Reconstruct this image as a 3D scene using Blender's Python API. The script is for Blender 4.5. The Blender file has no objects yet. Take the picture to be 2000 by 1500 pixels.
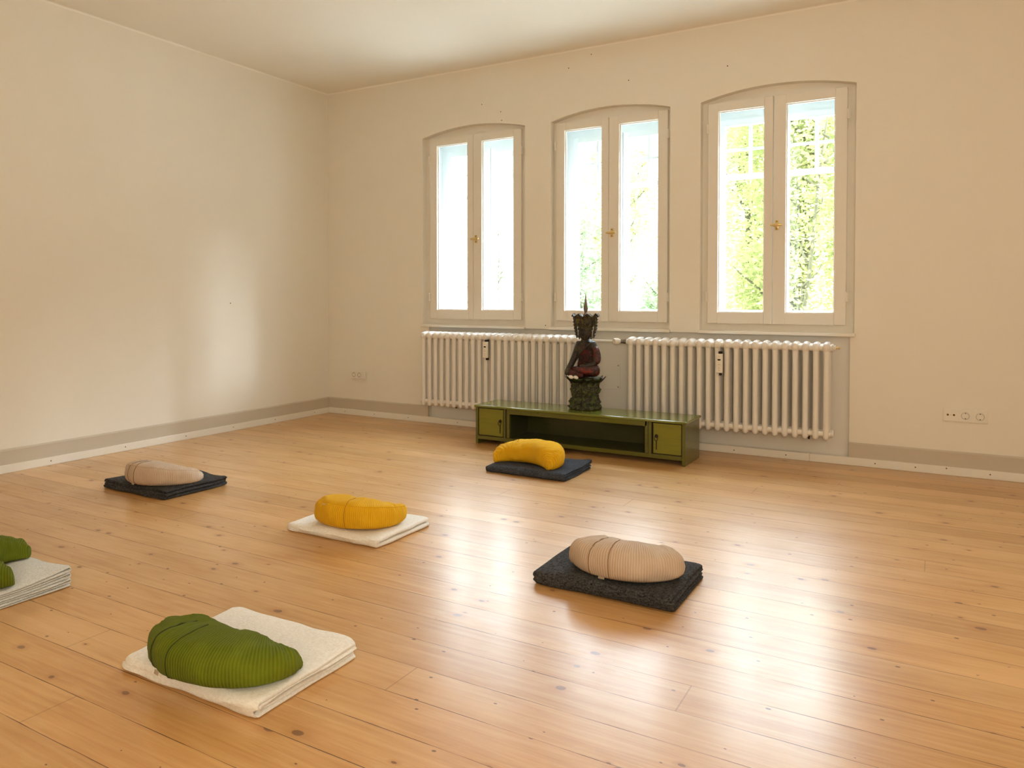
import bpy, bmesh, math, random
from mathutils import Vector, Matrix, noise
PI = math.pi
C = bpy.context.scene.collection
random.seed(7)

# ------------------------------------------------------------------ helpers
def tag(o, label=None, cat=None, group=None, kind=None):
    if label: o['label'] = label
    if cat: o['category'] = cat
    if group: o['group'] = group
    if kind: o['kind'] = kind
    return o

def empty(name, loc=(0, 0, 0), rz=0.0, parent=None):
    o = bpy.data.objects.new(name, None)
    o.empty_display_size = 0.05
    C.objects.link(o)
    o.location = loc
    o.rotation_euler = (0, 0, rz)
    if parent: o.parent = parent
    return o

def obj(name, bm, mats, parent=None, smooth=False, angle=None, loc=None, rz=0.0):
    me = bpy.data.meshes.new(name)
    bm.normal_update()
    bm.to_mesh(me)
    bm.free()
    if not isinstance(mats, (list, tuple)): mats = [mats]
    for m in mats: me.materials.append(m)
    if smooth:
        me.polygons.foreach_set('use_smooth', [True] * len(me.polygons))
        if angle is not None:
            me.set_sharp_from_angle(angle=math.radians(angle))
    o = bpy.data.objects.new(name, me)
    C.objects.link(o)
    if parent: o.parent = parent
    if loc: o.location = loc
    if rz: o.rotation_euler = (0, 0, rz)
    return o

def box(bm, x0, x1, y0, y1, z0, z1, bev=0.0, seg=2, mi=0):
    v = [bm.verts.new((x, y, z)) for z in (z0, z1) for y in (y0, y1) for x in (x0, x1)]
    fs = [bm.faces.new([v[i] for i in q]) for q in
          ((0, 2, 3, 1), (4, 5, 7, 6), (0, 1, 5, 4), (2, 6, 7, 3), (0, 4, 6, 2), (1, 3, 7, 5))]
    for f in fs: f.material_index = mi
    if bev > 0:
        es = list({e for f in fs for e in f.edges})
        r = bmesh.ops.bevel(bm, geom=es, offset=bev, segments=seg, affect='EDGES', profile=0.5)
        for f in r['faces']: f.material_index = mi
    return fs

def tube(bm, pts, r, seg=12, cap=True, mi=0, radii=None, squash=None):
    """tube along a polyline"""
    pts = [Vector(p) for p in pts]
    rings = []
    n = len(pts)
    up = Vector((0, 0, 1))
    prevx = None
    for i, p in enumerate(pts):
        d = (pts[min(i + 1, n - 1)] - pts[max(i - 1, 0)]).normalized()
        if prevx is None:
            a = up if abs(d.z) < 0.9 else Vector((0, 1, 0))
            x = d.cross(a).normalized()
        else:
            x = (prevx - d * prevx.dot(d)).normalized()
        prevx = x
        y = d.cross(x)
        rr = radii[i] if radii else r
        rings.append([bm.verts.new(p + x * math.cos(t) * rr + y * math.sin(t) * rr)
                      for t in [2 * PI * k / seg for k in range(seg)]])
    for a, b in zip(rings, rings[1:]):
        for k in range(seg):
            f = bm.faces.new((a[k], a[(k + 1) % seg], b[(k + 1) % seg], b[k]))
            f.material_index = mi
    if cap:
        bm.faces.new(rings[0][::-1]).material_index = mi
        bm.faces.new(rings[-1]).material_index = mi
    return rings

def lathe(bm, prof, seg=32, cx=0, cy=0, cap=True, mi=0, fn=None):
    rings = []
    for (r, z) in prof:
        ring = []
        for k in range(seg):
            t = 2 * PI * k / seg
            rr, zz = (r, z) if fn is None else fn(r, z, t)
            ring.append(bm.verts.new((cx + rr * math.cos(t), cy + rr * math.sin(t), zz)))
        rings.append(ring)
    for a, b in zip(rings, rings[1:]):
        for k in range(seg):
            f = bm.faces.new((a[k], a[(k + 1) % seg], b[(k + 1) % seg], b[k])); f.material_index = mi
    if cap:
        bm.faces.new(rings[0][::-1]).material_index = mi
        bm.faces.new(rings[-1]).material_index = mi

def ellipsoid(bm, c, s, u=20, v=12, mi=0):
    r = bmesh.ops.create_uvsphere(bm, u_segments=u, v_segments=v, radius=1.0,
                                  matrix=Matrix.Translation(c) @ Matrix.Diagonal((s[0], s[1], s[2], 1)))
    for vv in r['verts']:
        for f in vv.link_faces: f.material_index = mi

def skin(name, verts, edges, radii, mat, parent, sub=2, root=0):
    me = bpy.data.meshes.new(name)
    me.from_pydata(verts, edges, [])
    me.materials.append(mat)
    o = bpy.data.objects.new(name, me)
    C.objects.link(o); o.parent = parent
    o.modifiers.new('skin', 'SKIN').use_smooth_shade = True
    sv = me.skin_vertices[0].data
    for i, r in enumerate(radii):
        sv[i].radius = r if isinstance(r, tuple) else (r, r)
        sv[i].use_root = (i == root)
    m = o.modifiers.new('sub', 'SUBSURF'); m.levels = sub; m.render_levels = sub
    return o

# ------------------------------------------------------------------ materials
def srgb(r, g, b):
    f = lambda c: (c / 255 / 12.92) if c / 255 <= 0.04045 else ((c / 255 + 0.055) / 1.055) ** 2.4
    return (f(r), f(g), f(b), 1)

class NT:
    def __init__(s, name):
        s.m = bpy.data.materials.new(name); s.m.use_nodes = True
        s.t = s.m.node_tree; s.n = s.t.nodes; s.l = s.t.links
        s.b = s.n['Principled BSDF']; s.out = s.n['Material Output']
    def a(s, typ, **kw):
        nd = s.n.new(typ)
        for k, v in kw.items():
            if k.startswith('i_'):
                key = k[2:]
                key = int(key) if key.isdigit() else key.replace('_', ' ')
                s.set(nd.inputs[key], v)
            else: setattr(nd, k, v)
        return nd
    def set(s, sock, v):
        if hasattr(v, 'is_output'): s.l.new(v, sock)
        else: sock.default_value = v
    def math(s, op, a, b=None, c=None, clamp=False):
        nd = s.n.new('ShaderNodeMath'); nd.operation = op; nd.use_clamp = clamp
        s.set(nd.inputs[0], a)
        if b is not None: s.set(nd.inputs[1], b)
        if c is not None: s.set(nd.inputs[2], c)
        return nd.outputs[0]
    def mix(s, f, a, b, mode='MIX'):
        nd = s.n.new('ShaderNodeMix'); nd.data_type = 'RGBA'; nd.blend_type = mode
        s.set(nd.inputs[0], f); s.set(nd.inputs[6], a); s.set(nd.inputs[7], b)
        return nd.outputs[2]
    def ramp(s, f, stops, interp='LINEAR'):
        nd = s.n.new('ShaderNodeValToRGB'); cr = nd.color_ramp; cr.interpolation = interp
        while len(cr.elements) < len(stops): cr.elements.new(0.5)
        for e, (p, c) in zip(cr.elements, stops):
            e.position = p; e.color = c if hasattr(c, '__len__') else (c, c, c, 1)
        s.set(nd.inputs[0], f)
        return nd.outputs[0]
    def smooth(s, v, lo, hi, olo=0.0, ohi=1.0):
        nd = s.n.new('ShaderNodeMapRange'); nd.interpolation_type = 'SMOOTHSTEP'
        s.set(nd.inputs[0], v)
        for i, x in enumerate((lo, hi, olo, ohi)): s.set(nd.inputs[i + 1], x)
        return nd.outputs[0]
    def coord(s, which='Object'):
        return s.n.new('ShaderNodeTexCoord').outputs[which]
    def mapping(s, v, scale=(1, 1, 1), loc=(0, 0, 0), rot=(0, 0, 0)):
        nd = s.n.new('ShaderNodeMapping'); s.set(nd.inputs[0], v)
        nd.inputs['Scale'].default_value = scale; nd.inputs['Location'].default_value = loc
        nd.inputs['Rotation'].default_value = rot
        return nd.outputs[0]
    def noise(s, v, scale, detail=3, rough=0.55, out=0, dist=0.0):
        nd = s.n.new('ShaderNodeTexNoise'); s.set(nd.inputs['Vector'], v)
        nd.inputs['Scale'].default_value = scale; nd.inputs['Detail'].default_value = detail
        nd.inputs['Roughness'].default_value = rough; nd.inputs['Distortion'].default_value = dist
        return nd.outputs[out]
    def bump(s, h, strength=0.3, dist=0.01, normal=None):
        nd = s.n.new('ShaderNodeBump'); nd.inputs['Strength'].default_value = strength
        nd.inputs['Distance'].default_value = dist; s.set(nd.inputs['Height'], h)
        if normal is not None: s.set(nd.inputs['Normal'], normal)
        return nd.outputs[0]
    def fin(s, col=None, rough=None, normal=None, spec=None, metal=None, **kw):
        if col is not None: s.set(s.b.inputs['Base Color'], col)
        if rough is not None: s.set(s.b.inputs['Roughness'], rough)
        if normal is not None: s.set(s.b.inputs['Normal'], normal)
        if spec is not None: s.set(s.b.inputs['Specular IOR Level'], spec)
        if metal is not None: s.set(s.b.inputs['Metallic'], metal)
        for k, v in kw.items(): s.set(s.b.inputs[k.replace('_', ' ')], v)
        return s.m

def plain(name, col, rough=0.5, bscale=60, bstr=0.05, vary=0.06, metal=0.0, spec=0.5, bdist=0.002):
    n = NT(name); co = n.coord()
    ns = n.noise(co, bscale, 4)
    big = n.noise(co, max(bscale * 0.05, 1.5), 2)
    f = n.math('MULTIPLY_ADD', big, vary * 2, -vary)
    f2 = n.math('ADD', f, 1.0)
    c = n.a('ShaderNodeVectorMath', operation='SCALE'); c.inputs[0].default_value = col[:3]
    n.set(c.inputs['Scale'], f2)
    return n.fin(c.outputs[0], rough, n.bump(ns, bstr, bdist), spec, metal)

WALLC = (0.81, 0.775, 0.70, 1)
M_wall = plain('wall_plaster', WALLC, 0.9, 90, 0.12, 0.015, spec=0.15, bdist=0.003)
M_niche = plain('niche_panel_paint', (0.74, 0.72, 0.68, 1), 0.6, 60, 0.05, 0.02, spec=0.25)
M_ceil = plain('ceiling_plaster', (0.89, 0.865, 0.80, 1), 0.95, 50, 0.06, 0.01, spec=0.1)
M_band = plain('skirting_greige_paint', (0.56, 0.50, 0.41, 1), 0.5, 50, 0.05, 0.03, spec=0.3)
M_lath = plain('skirting_lath_white', (0.80, 0.77, 0.70, 1), 0.4, 50, 0.08, 0.03, spec=0.4)
M_win = plain('window_white_gloss', (0.78, 0.745, 0.68, 1), 0.38, 40, 0.05, 0.02, spec=0.4)
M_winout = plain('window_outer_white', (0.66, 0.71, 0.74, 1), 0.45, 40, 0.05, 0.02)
M_rad = plain('radiator_enamel', (0.80, 0.77, 0.73, 1), 0.28, 60, 0.05, 0.02)
M_plastic = plain('white_plastic', (0.80, 0.77, 0.70, 1), 0.35, 80, 0.02, 0.01)
M_dark = plain('dark_recess', (0.02, 0.018, 0.015, 1), 0.5, 80, 0.02, 0.1)
M_display = plain('display_black', (0.008, 0.008, 0.008, 1), 0.2, 80, 0.01, 0.1)
M_brass = plain('brass', (0.72, 0.56, 0.26, 1), 0.28, 80, 0.04, 0.08, metal=0.85)
M_steel = plain('dull_steel', (0.35, 0.33, 0.30, 1), 0.4, 80, 0.04, 0.08, metal=0.9)
M_iron = plain('dark_iron', (0.03, 0.022, 0.015, 1), 0.5, 80, 0.2, 0.2, metal=0.5)
M_screw = plain('screw_dark', (0.10, 0.08, 0.06, 1), 0.5, 80, 0.2, 0.2)
M_stone = plain('white_stone', (0.75, 0.73, 0.68, 1), 0.5, 80, 0.1, 0.05)
M_tag = plain('cotton_tag', (0.72, 0.62, 0.48, 1), 0.9, 300, 0.2, 0.05)

def glass_mat():
    n = NT('window_glass')
    n.n.remove(n.b)
    tr = n.a('ShaderNodeBsdfTransparent'); tr.inputs[0].default_value = (0.97, 0.985, 0.98, 1)
    gl = n.a('ShaderNodeBsdfGlossy'); gl.inputs['Roughness'].default_value = 0.02
    lw = n.a('ShaderNodeLayerWeight'); lw.inputs[0].default_value = 0.5
    frv = n.math('MULTIPLY_ADD', n.math('POWER', lw.outputs['Facing'], 5.0), 0.9, 0.03)
    mx = n.a('ShaderNodeMixShader')
    n.l.new(frv, mx.inputs[0]); n.l.new(tr.outputs[0], mx.inputs[1]); n.l.new(gl.outputs[0], mx.inputs[2])
    n.l.new(mx.outputs[0], n.out.inputs[0])
    return n.m
M_glass = glass_mat()

def floor_mat():
    n = NT('pine_floorboards')
    co = n.coord()
    sp = n.a('ShaderNodeSeparateXYZ'); n.set(sp.inputs[0], co)
    X, Y = sp.outputs[0], sp.outputs[1]
    W = 0.149
    wob = n.noise(n.mapping(co, (0.7, 0.3, 1)), 1.6, 2)
    Yw = n.math('ADD', Y, n.math('MULTIPLY_ADD', wob, 0.006, -0.003))
    v = n.math('DIVIDE', n.math('ADD', Yw, 3.16), W)
    idx = n.math('FLOOR', v)
    fr = n.math('FRACT', n.math('ADD', v, 50.0))
    wn = n.a('ShaderNodeTexWhiteNoise', noise_dimensions='1D'); n.set(wn.inputs['W'], idx)
    rnd = wn.outputs['Value']
    edge = n.math('MINIMUM', fr, n.math('SUBTRACT', 1.0, fr))
    # per-plank shifted coordinates
    cx = n.a('ShaderNodeCombineXYZ')
    n.set(cx.inputs[0], n.math('ADD', X, n.math('MULTIPLY', rnd, 37.0)))
    n.set(cx.inputs[1], Y); n.set(cx.inputs[2], n.math('MULTIPLY', rnd, 11.0))
    P = cx.outputs[0]
    grain = n.noise(n.mapping(P, (1.2, 26, 1)), 2.2, 6, 0.62, dist=0.6)
    fine = n.noise(n.mapping(P, (6, 170, 1)), 2.0, 4, 0.7)
    patch = n.noise(n.mapping(P, (0.9, 2.2, 1)), 1.4, 3, 0.6)
    base = n.ramp(grain, [(0.25, (0.47, 0.225, 0.062, 1)), (0.47, (0.58, 0.315, 0.108, 1)), (0.70, (0.67, 0.405, 0.165, 1))])
    base = n.mix(n.math('MULTIPLY', fine, 0.35), base, (0.44, 0.20, 0.06, 1))
    base = n.mix(n.smooth(patch, 0.35, 0.75, 0.0, 0.5), base, (0.78, 0.50, 0.24, 1))
    pv = n.math('MULTIPLY_ADD', rnd, 0.16, 0.92)
    sc = n.a('ShaderNodeVectorMath', operation='SCALE'); n.set(sc.inputs[0], base); n.set(sc.inputs['Scale'], pv)
    col = sc.outputs[0]
    # knots
    def knots(scale, rmax, gate, seedoff):
        vo = n.a('ShaderNodeTexVoronoi', voronoi_dimensions='2D', feature='F1')
        warp = n.noise(P, 9, 2, 0.5, out=1)
        pm = n.mapping(P, (0.62, 1.0, 1), (seedoff, seedoff * 0.7, 0))
        wv = n.a('ShaderNodeVectorMath', operation='MULTIPLY_ADD')
        n.set(wv.inputs[0], warp); wv.inputs[1].default_value = (0.018, 0.018, 0); n.set(wv.inputs[2], pm)
        n.set(vo.inputs['Vector'], wv.outputs[0]); vo.inputs['Scale'].default_value = scale
        s3 = n.a('ShaderNodeSeparateColor'); n.set(s3.inputs[0], vo.outputs['Color'])
        g = n.math('GREATER_THAN', s3.outputs[0], gate)
        R = n.math('MULTIPLY_ADD', s3.outputs[1], rmax * scale * 0.65, rmax * scale * 0.35)
        d = n.math('DIVIDE', vo.outputs['Distance'], R)
        core = n.math('MULTIPLY', n.smooth(d, 0.65, 1.05, 1.0, 0.0), g)
        halo = n.math('MULTIPLY', n.smooth(d, 0.8, 3.2, 1.0, 0.0), g)
        return core, halo, d
    c1, h1, d1 = knots(3.8, 0.0125, 0.12, 3.1)
    c2, h2, d2 = knots(7.0, 0.0055, 0.30, 9.4)
    col = n.mix(n.math('MULTIPLY', h1, 0.38), col, (0.42, 0.17, 0.045, 1))
    col = n.mix(n.math('MULTIPLY', c1, 0.85), col, n.ramp(d1, [(0.0, (0.17, 0.075, 0.03, 1)), (0.6, (0.20, 0.085, 0.03, 1)), (1.0, (0.06, 0.025, 0.012, 1))]))
    col = n.mix(n.math('MULTIPLY', c2, 0.85), col, (0.10, 0.04, 0.018, 1))
    # gaps, broken along the board
    gn = n.noise(n.mapping(P, (2.5, 0.0, 1)), 1.7, 3, 0.6)
    gw = n.smooth(gn, 0.34, 0.62, 0.002, 0.014)
    gap = n.math('SUBTRACT', 1.0, n.smooth(edge, n.math('MULTIPLY', gw, 0.45), gw))
    gapc = n.math('MULTIPLY', gap, n.smooth(gn, 0.30, 0.50, 0.12, 0.9))
    # butt joints
    bx = n.math('FRACT', n.math('DIVIDE', n.math('ADD', X, n.math('MULTIPLY', rnd, 37.0)), 7.3))
    bj = n.math('LESS_THAN', bx, 0.0006)
    gapc = n.math('MAXIMUM', gapc, n.math('MULTIPLY', bj, 0.3))
    col = n.mix(gapc, col, (0.075, 0.035, 0.014, 1))
    # scuffs
    sc1 = n.noise(n.mapping(co, (1.0, 3.0, 1), rot=(0, 0, 0.3)), 4.5, 5, 0.65)
    scuff = n.smooth(sc1, 0.56, 0.74)
    col = n.mix(n.math('MULTIPLY', scuff, 0.10), col, (0.85, 0.72, 0.52, 1))
    rr = n.math('MULTIPLY_ADD', sc1, 0.20, 0.24)
    rr = n.math('ADD', rr, n.math('MULTIPLY', fine, 0.06))
    rr = n.math('ADD', rr, n.math('MULTIPLY', gapc, 0.4))
    # slight cupping of boards, waves, gap
    cup = n.math('MULTIPLY', n.math('MULTIPLY', fr, n.math('SUBTRACT', 1.0, fr)), 0.0016)
    wav = n.math('MULTIPLY', n.noise(n.mapping(P, (2.0, 9, 1)), 1.5, 2), 0.0016)
    hh = n.math('ADD', n.math('ADD', cup, wav), n.math('MULTIPLY', fine, 0.00012))
    hh = n.math('SUBTRACT', hh, n.math('MULTIPLY', gap, 0.0015))
    hh = n.math('SUBTRACT', hh, n.math('MULTIPLY', c1, 0.0002))
    return n.fin(col, rr, n.bump(hh, 0.55, 1.0), 0.5, Coat_Weight=0.55, Coat_Roughness=0.26)
M_floor = floor_mat()

def cord_mat(name, col, dark, light):
    """corduroy: UV.x = metres along the cushion"""
    n = NT(name); uv = n.coord('UV'); co = n.coord()
    sp = n.a('ShaderNodeSeparateXYZ'); n.set(sp.inputs[0], uv)
    wob = n.noise(co, 14, 2)
    u = n.math('ADD', sp.outputs[0], n.math('MULTIPLY', wob, 0.006))
    s = n.math('SINE', n.math('MULTIPLY', u, 2 * PI / 0.0068))
    rib = n.math('MULTIPLY_ADD', s, 0.5, 0.5)
    fuzz = n.noise(co, 420, 3, 0.7)
    cr = n.noise(co, 7, 3)
    c = n.mix(n.math('MULTIPLY', n.math('SUBTRACT', 1.0, rib), 0.55), col, dark)
    c = n.mix(n.smooth(cr, 0.45, 0.75, 0, 0.35), c, light)
    c = n.mix(n.math('MULTIPLY', fuzz, 0.25), c, dark)
    h = n.math('ADD', n.math('MULTIPLY', rib, 0.0014), n.math('MULTIPLY', fuzz, 0.0007))
    return n.fin(c, 0.85, n.bump(h, 0.75, 1.0), 0.12, Sheen_Weight=0.03)
M_green = cord_mat('green_corduroy', (0.150, 0.195, 0.010, 1), (0.040, 0.060, 0.003, 1), (0.26, 0.33, 0.02, 1))
M_beige = cord_mat('beige_corduroy', (0.66, 0.53, 0.42, 1), (0.38, 0.27, 0.19, 1), (0.78, 0.68, 0.58, 1))
M_yellow = cord_mat('yellow_corduroy', (0.80, 0.47, 0.015, 1), (0.60, 0.29, 0.005, 1), (0.86, 0.56, 0.04, 1))

def blanket_mat(name, a, b, sc=160, bs=0.7):
    n = NT(name); co = n.coord()
    w1 = n.noise(n.mapping(co, (1, 0.45, 1)), sc * 2.2, 3, 0.75)
    w2 = n.noise(n.mapping(co, (0.4, 1, 1)), sc * 2.2, 3, 0.75)
    big = n.noise(co, 6, 3)
    w = n.math('MULTIPLY_ADD', w1, 0.5, n.math('MULTIPLY', w2, 0.5))
    f = n.smooth(w, 0.34, 0.64)
    c = n.mix(f, a, b)
    c = n.mix(n.smooth(big, 0.4, 0.8, 0, 0.2), c, a)
    return n.fin(c, 0.95, n.bump(w, bs, 0.006), 0.1, Sheen_Weight=0.03)
M_bdark = blanket_mat('charcoal_wool', (0.008, 0.008, 0.009, 1), (0.088, 0.090, 0.096, 1), 75, 1.0)
M_bblue = blanket_mat('slate_wool', (0.020, 0.024, 0.033, 1), (0.080, 0.092, 0.12, 1), 85, 0.8)
M_bwhite = blanket_mat('cream_wool', (0.80, 0.785, 0.75, 1), (0.93, 0.93, 0.92, 1), 80, 0.7)
M_bgrey = blanket_mat('pale_grey_wool', (0.56, 0.57, 0.56, 1), (0.80, 0.82, 0.83, 1), 110, 0.5)

def bench_mat(name, base, dark, rough=0.22, wear=0.5):
    n = NT(name); co = n.coord()
    g = n.noise(n.mapping(co, (1.2, 12, 12)), 3, 5, 0.65)
    big = n.noise(co, 5, 4, 0.6)
    wr = n.noise(n.mapping(co, (1, 3, 3)), 16, 6, 0.72)
    c = n.mix(n.smooth(g, 0.3, 0.8), base, tuple(x * 0.82 for x in base[:3]) + (1,))
    c = n.mix(n.smooth(big, 0.5, 0.85, 0, 0.35), c, tuple(x * 0.55 for x in base[:3]) + (1,))
    geo = n.a('ShaderNodeNewGeometry'); bv = n.a('ShaderNodeBevel', samples=4); bv.inputs['Radius'].default_value = 0.006
    dt = n.a('ShaderNodeVectorMath', operation='DOT_PRODUCT'); n.set(dt.inputs[0], bv.outputs[0]); n.set(dt.inputs[1], geo.outputs['Normal'])
    pt = n.smooth(dt.outputs['Value'], 0.985, 0.90)
    m = n.math('MULTIPLY', n.smooth(wr, 0.66, 0.69), wear)
    m = n.math('MAXIMUM', m, n.math('MULTIPLY', pt, n.smooth(wr, 0.40, 0.56)))
    c = n.mix(m, c, dark)
    return n.fin(c, n.math('MULTIPLY_ADD', wr, 0.15, rough), n.bump(n.math('ADD', g, n.math('MULTIPLY', m, -1.0)), 0.15, 0.003), 0.5, Coat_Weight=0.4, Coat_Roughness=0.1)
M_bench = bench_mat('distressed_green_lacquer', (0.105, 0.110, 0.011, 1), (0.045, 0.018, 0.006, 1))
M_benchtop = bench_mat('worn_green_lacquer_top', (0.17, 0.20, 0.03, 1), (0.10, 0.06, 0.02, 1), 0.14, 0.25)
M_door = bench_mat('bright_green_lacquer', (0.185, 0.185, 0.010, 1), (0.05, 0.02, 0.006, 1), 0.25, 0.7)
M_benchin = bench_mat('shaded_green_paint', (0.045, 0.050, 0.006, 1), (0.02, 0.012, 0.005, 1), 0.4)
M_joint = plain('dark_brown_joint', (0.022, 0.009, 0.004, 1), 0.6, 60, 0.1, 0.2)

def carved_mat(name, cols, sc=30, bs=0.8):
    n = NT(name); co = n.coord()
    a = n.noise(co, sc, 5, 0.7); b = n.noise(co, sc * 2.7, 4, 0.7)
    d = n.noise(co, sc * 0.45, 3, 0.6)
    c = n.mix(n.smooth(a, 0.47, 0.56), cols[0], cols[1])
    c = n.mix(n.smooth(b, 0.56, 0.64), c, cols[2])
    c = n.mix(n.smooth(d, 0.57, 0.66), c, cols[3])
    vo = n.a('ShaderNodeTexVoronoi', i_Scale=sc * 2.0); n.set(vo.inputs['Vector'], co)
    h = n.math('ADD', n.math('MULTIPLY', vo.outputs['Distance'], 0.6), a)
    return n.fin(c, n.math('MULTIPLY_ADD', a, 0.4, 0.38), n.bump(h, bs, 0.006), 0.5)
DK = (0.014, 0.011, 0.008, 1)
M_ped = carved_mat('mossy_carved_wood', (DK, (0.050, 0.062, 0.014, 1), (0.16, 0.18, 0.045, 1), (0.06, 0.11, 0.008, 1)), 42, 1.0)
M_body = carved_mat('dark_carved_wood', (DK, (0.03, 0.022, 0.014, 1), (0.09, 0.07, 0.035, 1), (0.045, 0.04, 0.018, 1)), 30, 0.5)
M_robe = carved_mat('worn_red_lacquer', ((0.07, 0.006, 0.005, 1), (0.022, 0.008, 0.006, 1), (0.13, 0.045, 0.02, 1), (0.17, 0.008, 0.010, 1)), 26, 0.5)
M_crown = carved_mat('dark_gilded_crown', (DK, (0.05, 0.045, 0.018, 1), (0.16, 0.13, 0.04, 1), (0.15, 0.14, 0.012, 1)), 36, 0.9)
M_spire = plain('pale_wood_spire', (0.16, 0.12, 0.10, 1), 0.5, 60, 0.2, 0.2)

def leaf_mat(name, a, b, tr):
    n = NT(name)
    oi = n.a('ShaderNodeNewGeometry')
    wn = n.a('ShaderNodeTexNoise'); n.set(wn.inputs['Vector'], n.coord()); wn.inputs['Scale'].default_value = 3.0
    wn.inputs['Detail'].default_value = 6
    c = n.mix(n.smooth(wn.outputs[0], 0.35, 0.65), a, b)
    n.n.remove(n.b)
    d = n.a('ShaderNodeBsdfDiffuse'); n.set(d.inputs[0], c)
    t = n.a('ShaderNodeBsdfTranslucent'); n.set(t.inputs[0], n.mix(0.5, c, tr))
    mx = n.a('ShaderNodeMixShader'); mx.inputs[0].default_value = 0.5
    n.l.new(d.outputs[0], mx.inputs[1]); n.l.new(t.outputs[0], mx.inputs[2]); n.l.new(mx.outputs[0], n.out.inputs[0])
    return n.m
M_leafy = leaf_mat('spring_leaves', (0.20, 0.23, 0.075, 1), (0.26, 0.265, 0.11, 1), (0.28, 0.31, 0.12, 1))
M_leafg = leaf_mat('ivy_leaves', (0.13, 0.20, 0.09, 1), (0.28, 0.33, 0.20, 1), (0.28, 0.36, 0.20, 1))
M_bark = plain('bark', (0.055, 0.05, 0.022, 1), 0.9, 20, 0.5, 0.2)
M_ground = plain('pale_gravel_yard', (0.50, 0.49, 0.44, 1), 0.95, 12, 0.5, 0.3)
M_ext = plain('outer_render', (0.7, 0.68, 0.62, 1), 0.9, 30, 0.2, 0.05)

# ------------------------------------------------------------------ room shell
H = 3.05
RX, FY = 7.4, -7.6
WT = 0.42
WINS = [(1.118, 2.150, 1.635), (2.387, 3.368, 2.878), (3.594, 4.617, 4.100)]
ZS, ZSPR, RISE = 0.868, 2.508, 0.066
NX0, NX1, NZ = 1.185, 4.592, 0.85
def arch_z(xl, xr, x):
    c = (xl + xr) / 2; a = (xr - xl) / 2
    R = (a * a + RISE * RISE) / (2 * RISE)
    return ZSPR + math.sqrt(max(R * R - (x - c) ** 2, 0)) - (R - RISE)
NA = 18

bm = bmesh.new()
def quad(bm, pts, mi=0):
    f = bm.faces.new([bm.verts.new(p) for p in pts]); f.material_index = mi; return f
def sheet(y, flip, niche):
    xs = sorted({-WT * (y > 0.1), RX, *(w[0] for w in WINS), *(w[1] for w in WINS), NX0, NX1})
    zb = -0.6 if y > 0.1 else 0.0
    def q(x0, x1, z0, z1):
        p = [(x0, y, z0), (x1, y, z0), (x1, y, z1), (x0, y, z1)]
        quad(bm, p if not flip else p[::-1])
    for x0, x1 in zip(xs, xs[1:]):
        xm = (x0 + x1) / 2
        w = next((w for w in WINS if w[0] < xm < w[1]), None)
        b = NZ if (niche and NX0 < xm < NX1) else zb
        if w is None:
            q(x0, x1, b, H)
        else:
            q(x0, x1, b, ZS)
            wl, wr = w[0], w[1]
            if x0 == wl or (x0 == NX0):
                # whole arch drawn once per piece
                pass
            n = max(2, int(NA * (x1 - x0) / (wr - wl)))
            for k in range(n):
                a = x0 + (x1 - x0) * k / n; c = x0 + (x1 - x0) * (k + 1) / n
                p = [(a, y, arch_z(wl, wr, a)), (c, y, arch_z(wl, wr, c)), (c, y, H), (a, y, H)]
                quad(bm, p if not flip else p[::-1])
sheet(0.0, False, True)
sheet(WT, True, False)
for wl, wr, wc in WINS:      # reveals: plaster inside, white boards between the two windows
  for ya, yb2, mi in ((0, 0.1, 0), (0.1, WT, 3)):
    quad(bm, [(wl, ya, ZS), (wl, yb2, ZS), (wl, yb2, ZSPR), (wl, ya, ZSPR)][::-1], mi)
    quad(bm, [(wr, ya, ZS), (wr, yb2, ZS), (wr, yb2, ZSPR), (wr, ya, ZSPR)], mi)
    quad(bm, [(wl, ya, ZS), (wr, ya, ZS), (wr, yb2, ZS), (wl, yb2, ZS)], mi)
    for k in range(NA):
        a = wl + (wr - wl) * k / NA; c = wl + (wr - wl) * (k + 1) / NA
        quad(bm, [(a, ya, arch_z(wl, wr, a)), (a, yb2, arch_z(wl, wr, a)), (c, yb2, arch_z(wl, wr, c)), (c, ya, arch_z(wl, wr, c))], mi)
ND = 0.03
quad(bm, [(NX0, ND, 0), (NX1, ND, 0), (NX1, ND, NZ), (NX0, ND, NZ)], 1)
quad(bm, [(NX0, 0, 0), (NX0, ND, 0), (NX0, ND, NZ), (NX0, 0, NZ)][::-1])
quad(bm, [(NX1, 0, 0), (NX1, ND, 0), (NX1, ND, NZ), (NX1, 0, NZ)])
quad(bm, [(NX0, 0, NZ), (NX1, 0, NZ), (NX1, ND, NZ), (NX0, ND, NZ)][::-1])
# tiny specks and plug holes in the plaster
def speck(x, z, r=0.0045):
    vs = [bm.verts.new((x + r * math.cos(t), -0.0008, z + r * math.sin(t))) for t in [-2 * PI * k / 8 for k in range(8)]]
    f = bm.faces.new(vs); f.material_index = 2
for x, z in [(1.736, 2.731), (1.921, 2.648), (2.544, 2.913), (2.737, 2.99), (3.044, 2.746), (3.783, 2.741),
             (1.93, 2.575), (2.34, 0.88)]:
    speck(x, z)
wall_back = tag(obj('wall_back', bm, [M_wall, M_niche, M_dark, M_winout]), kind='structure')

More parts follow.
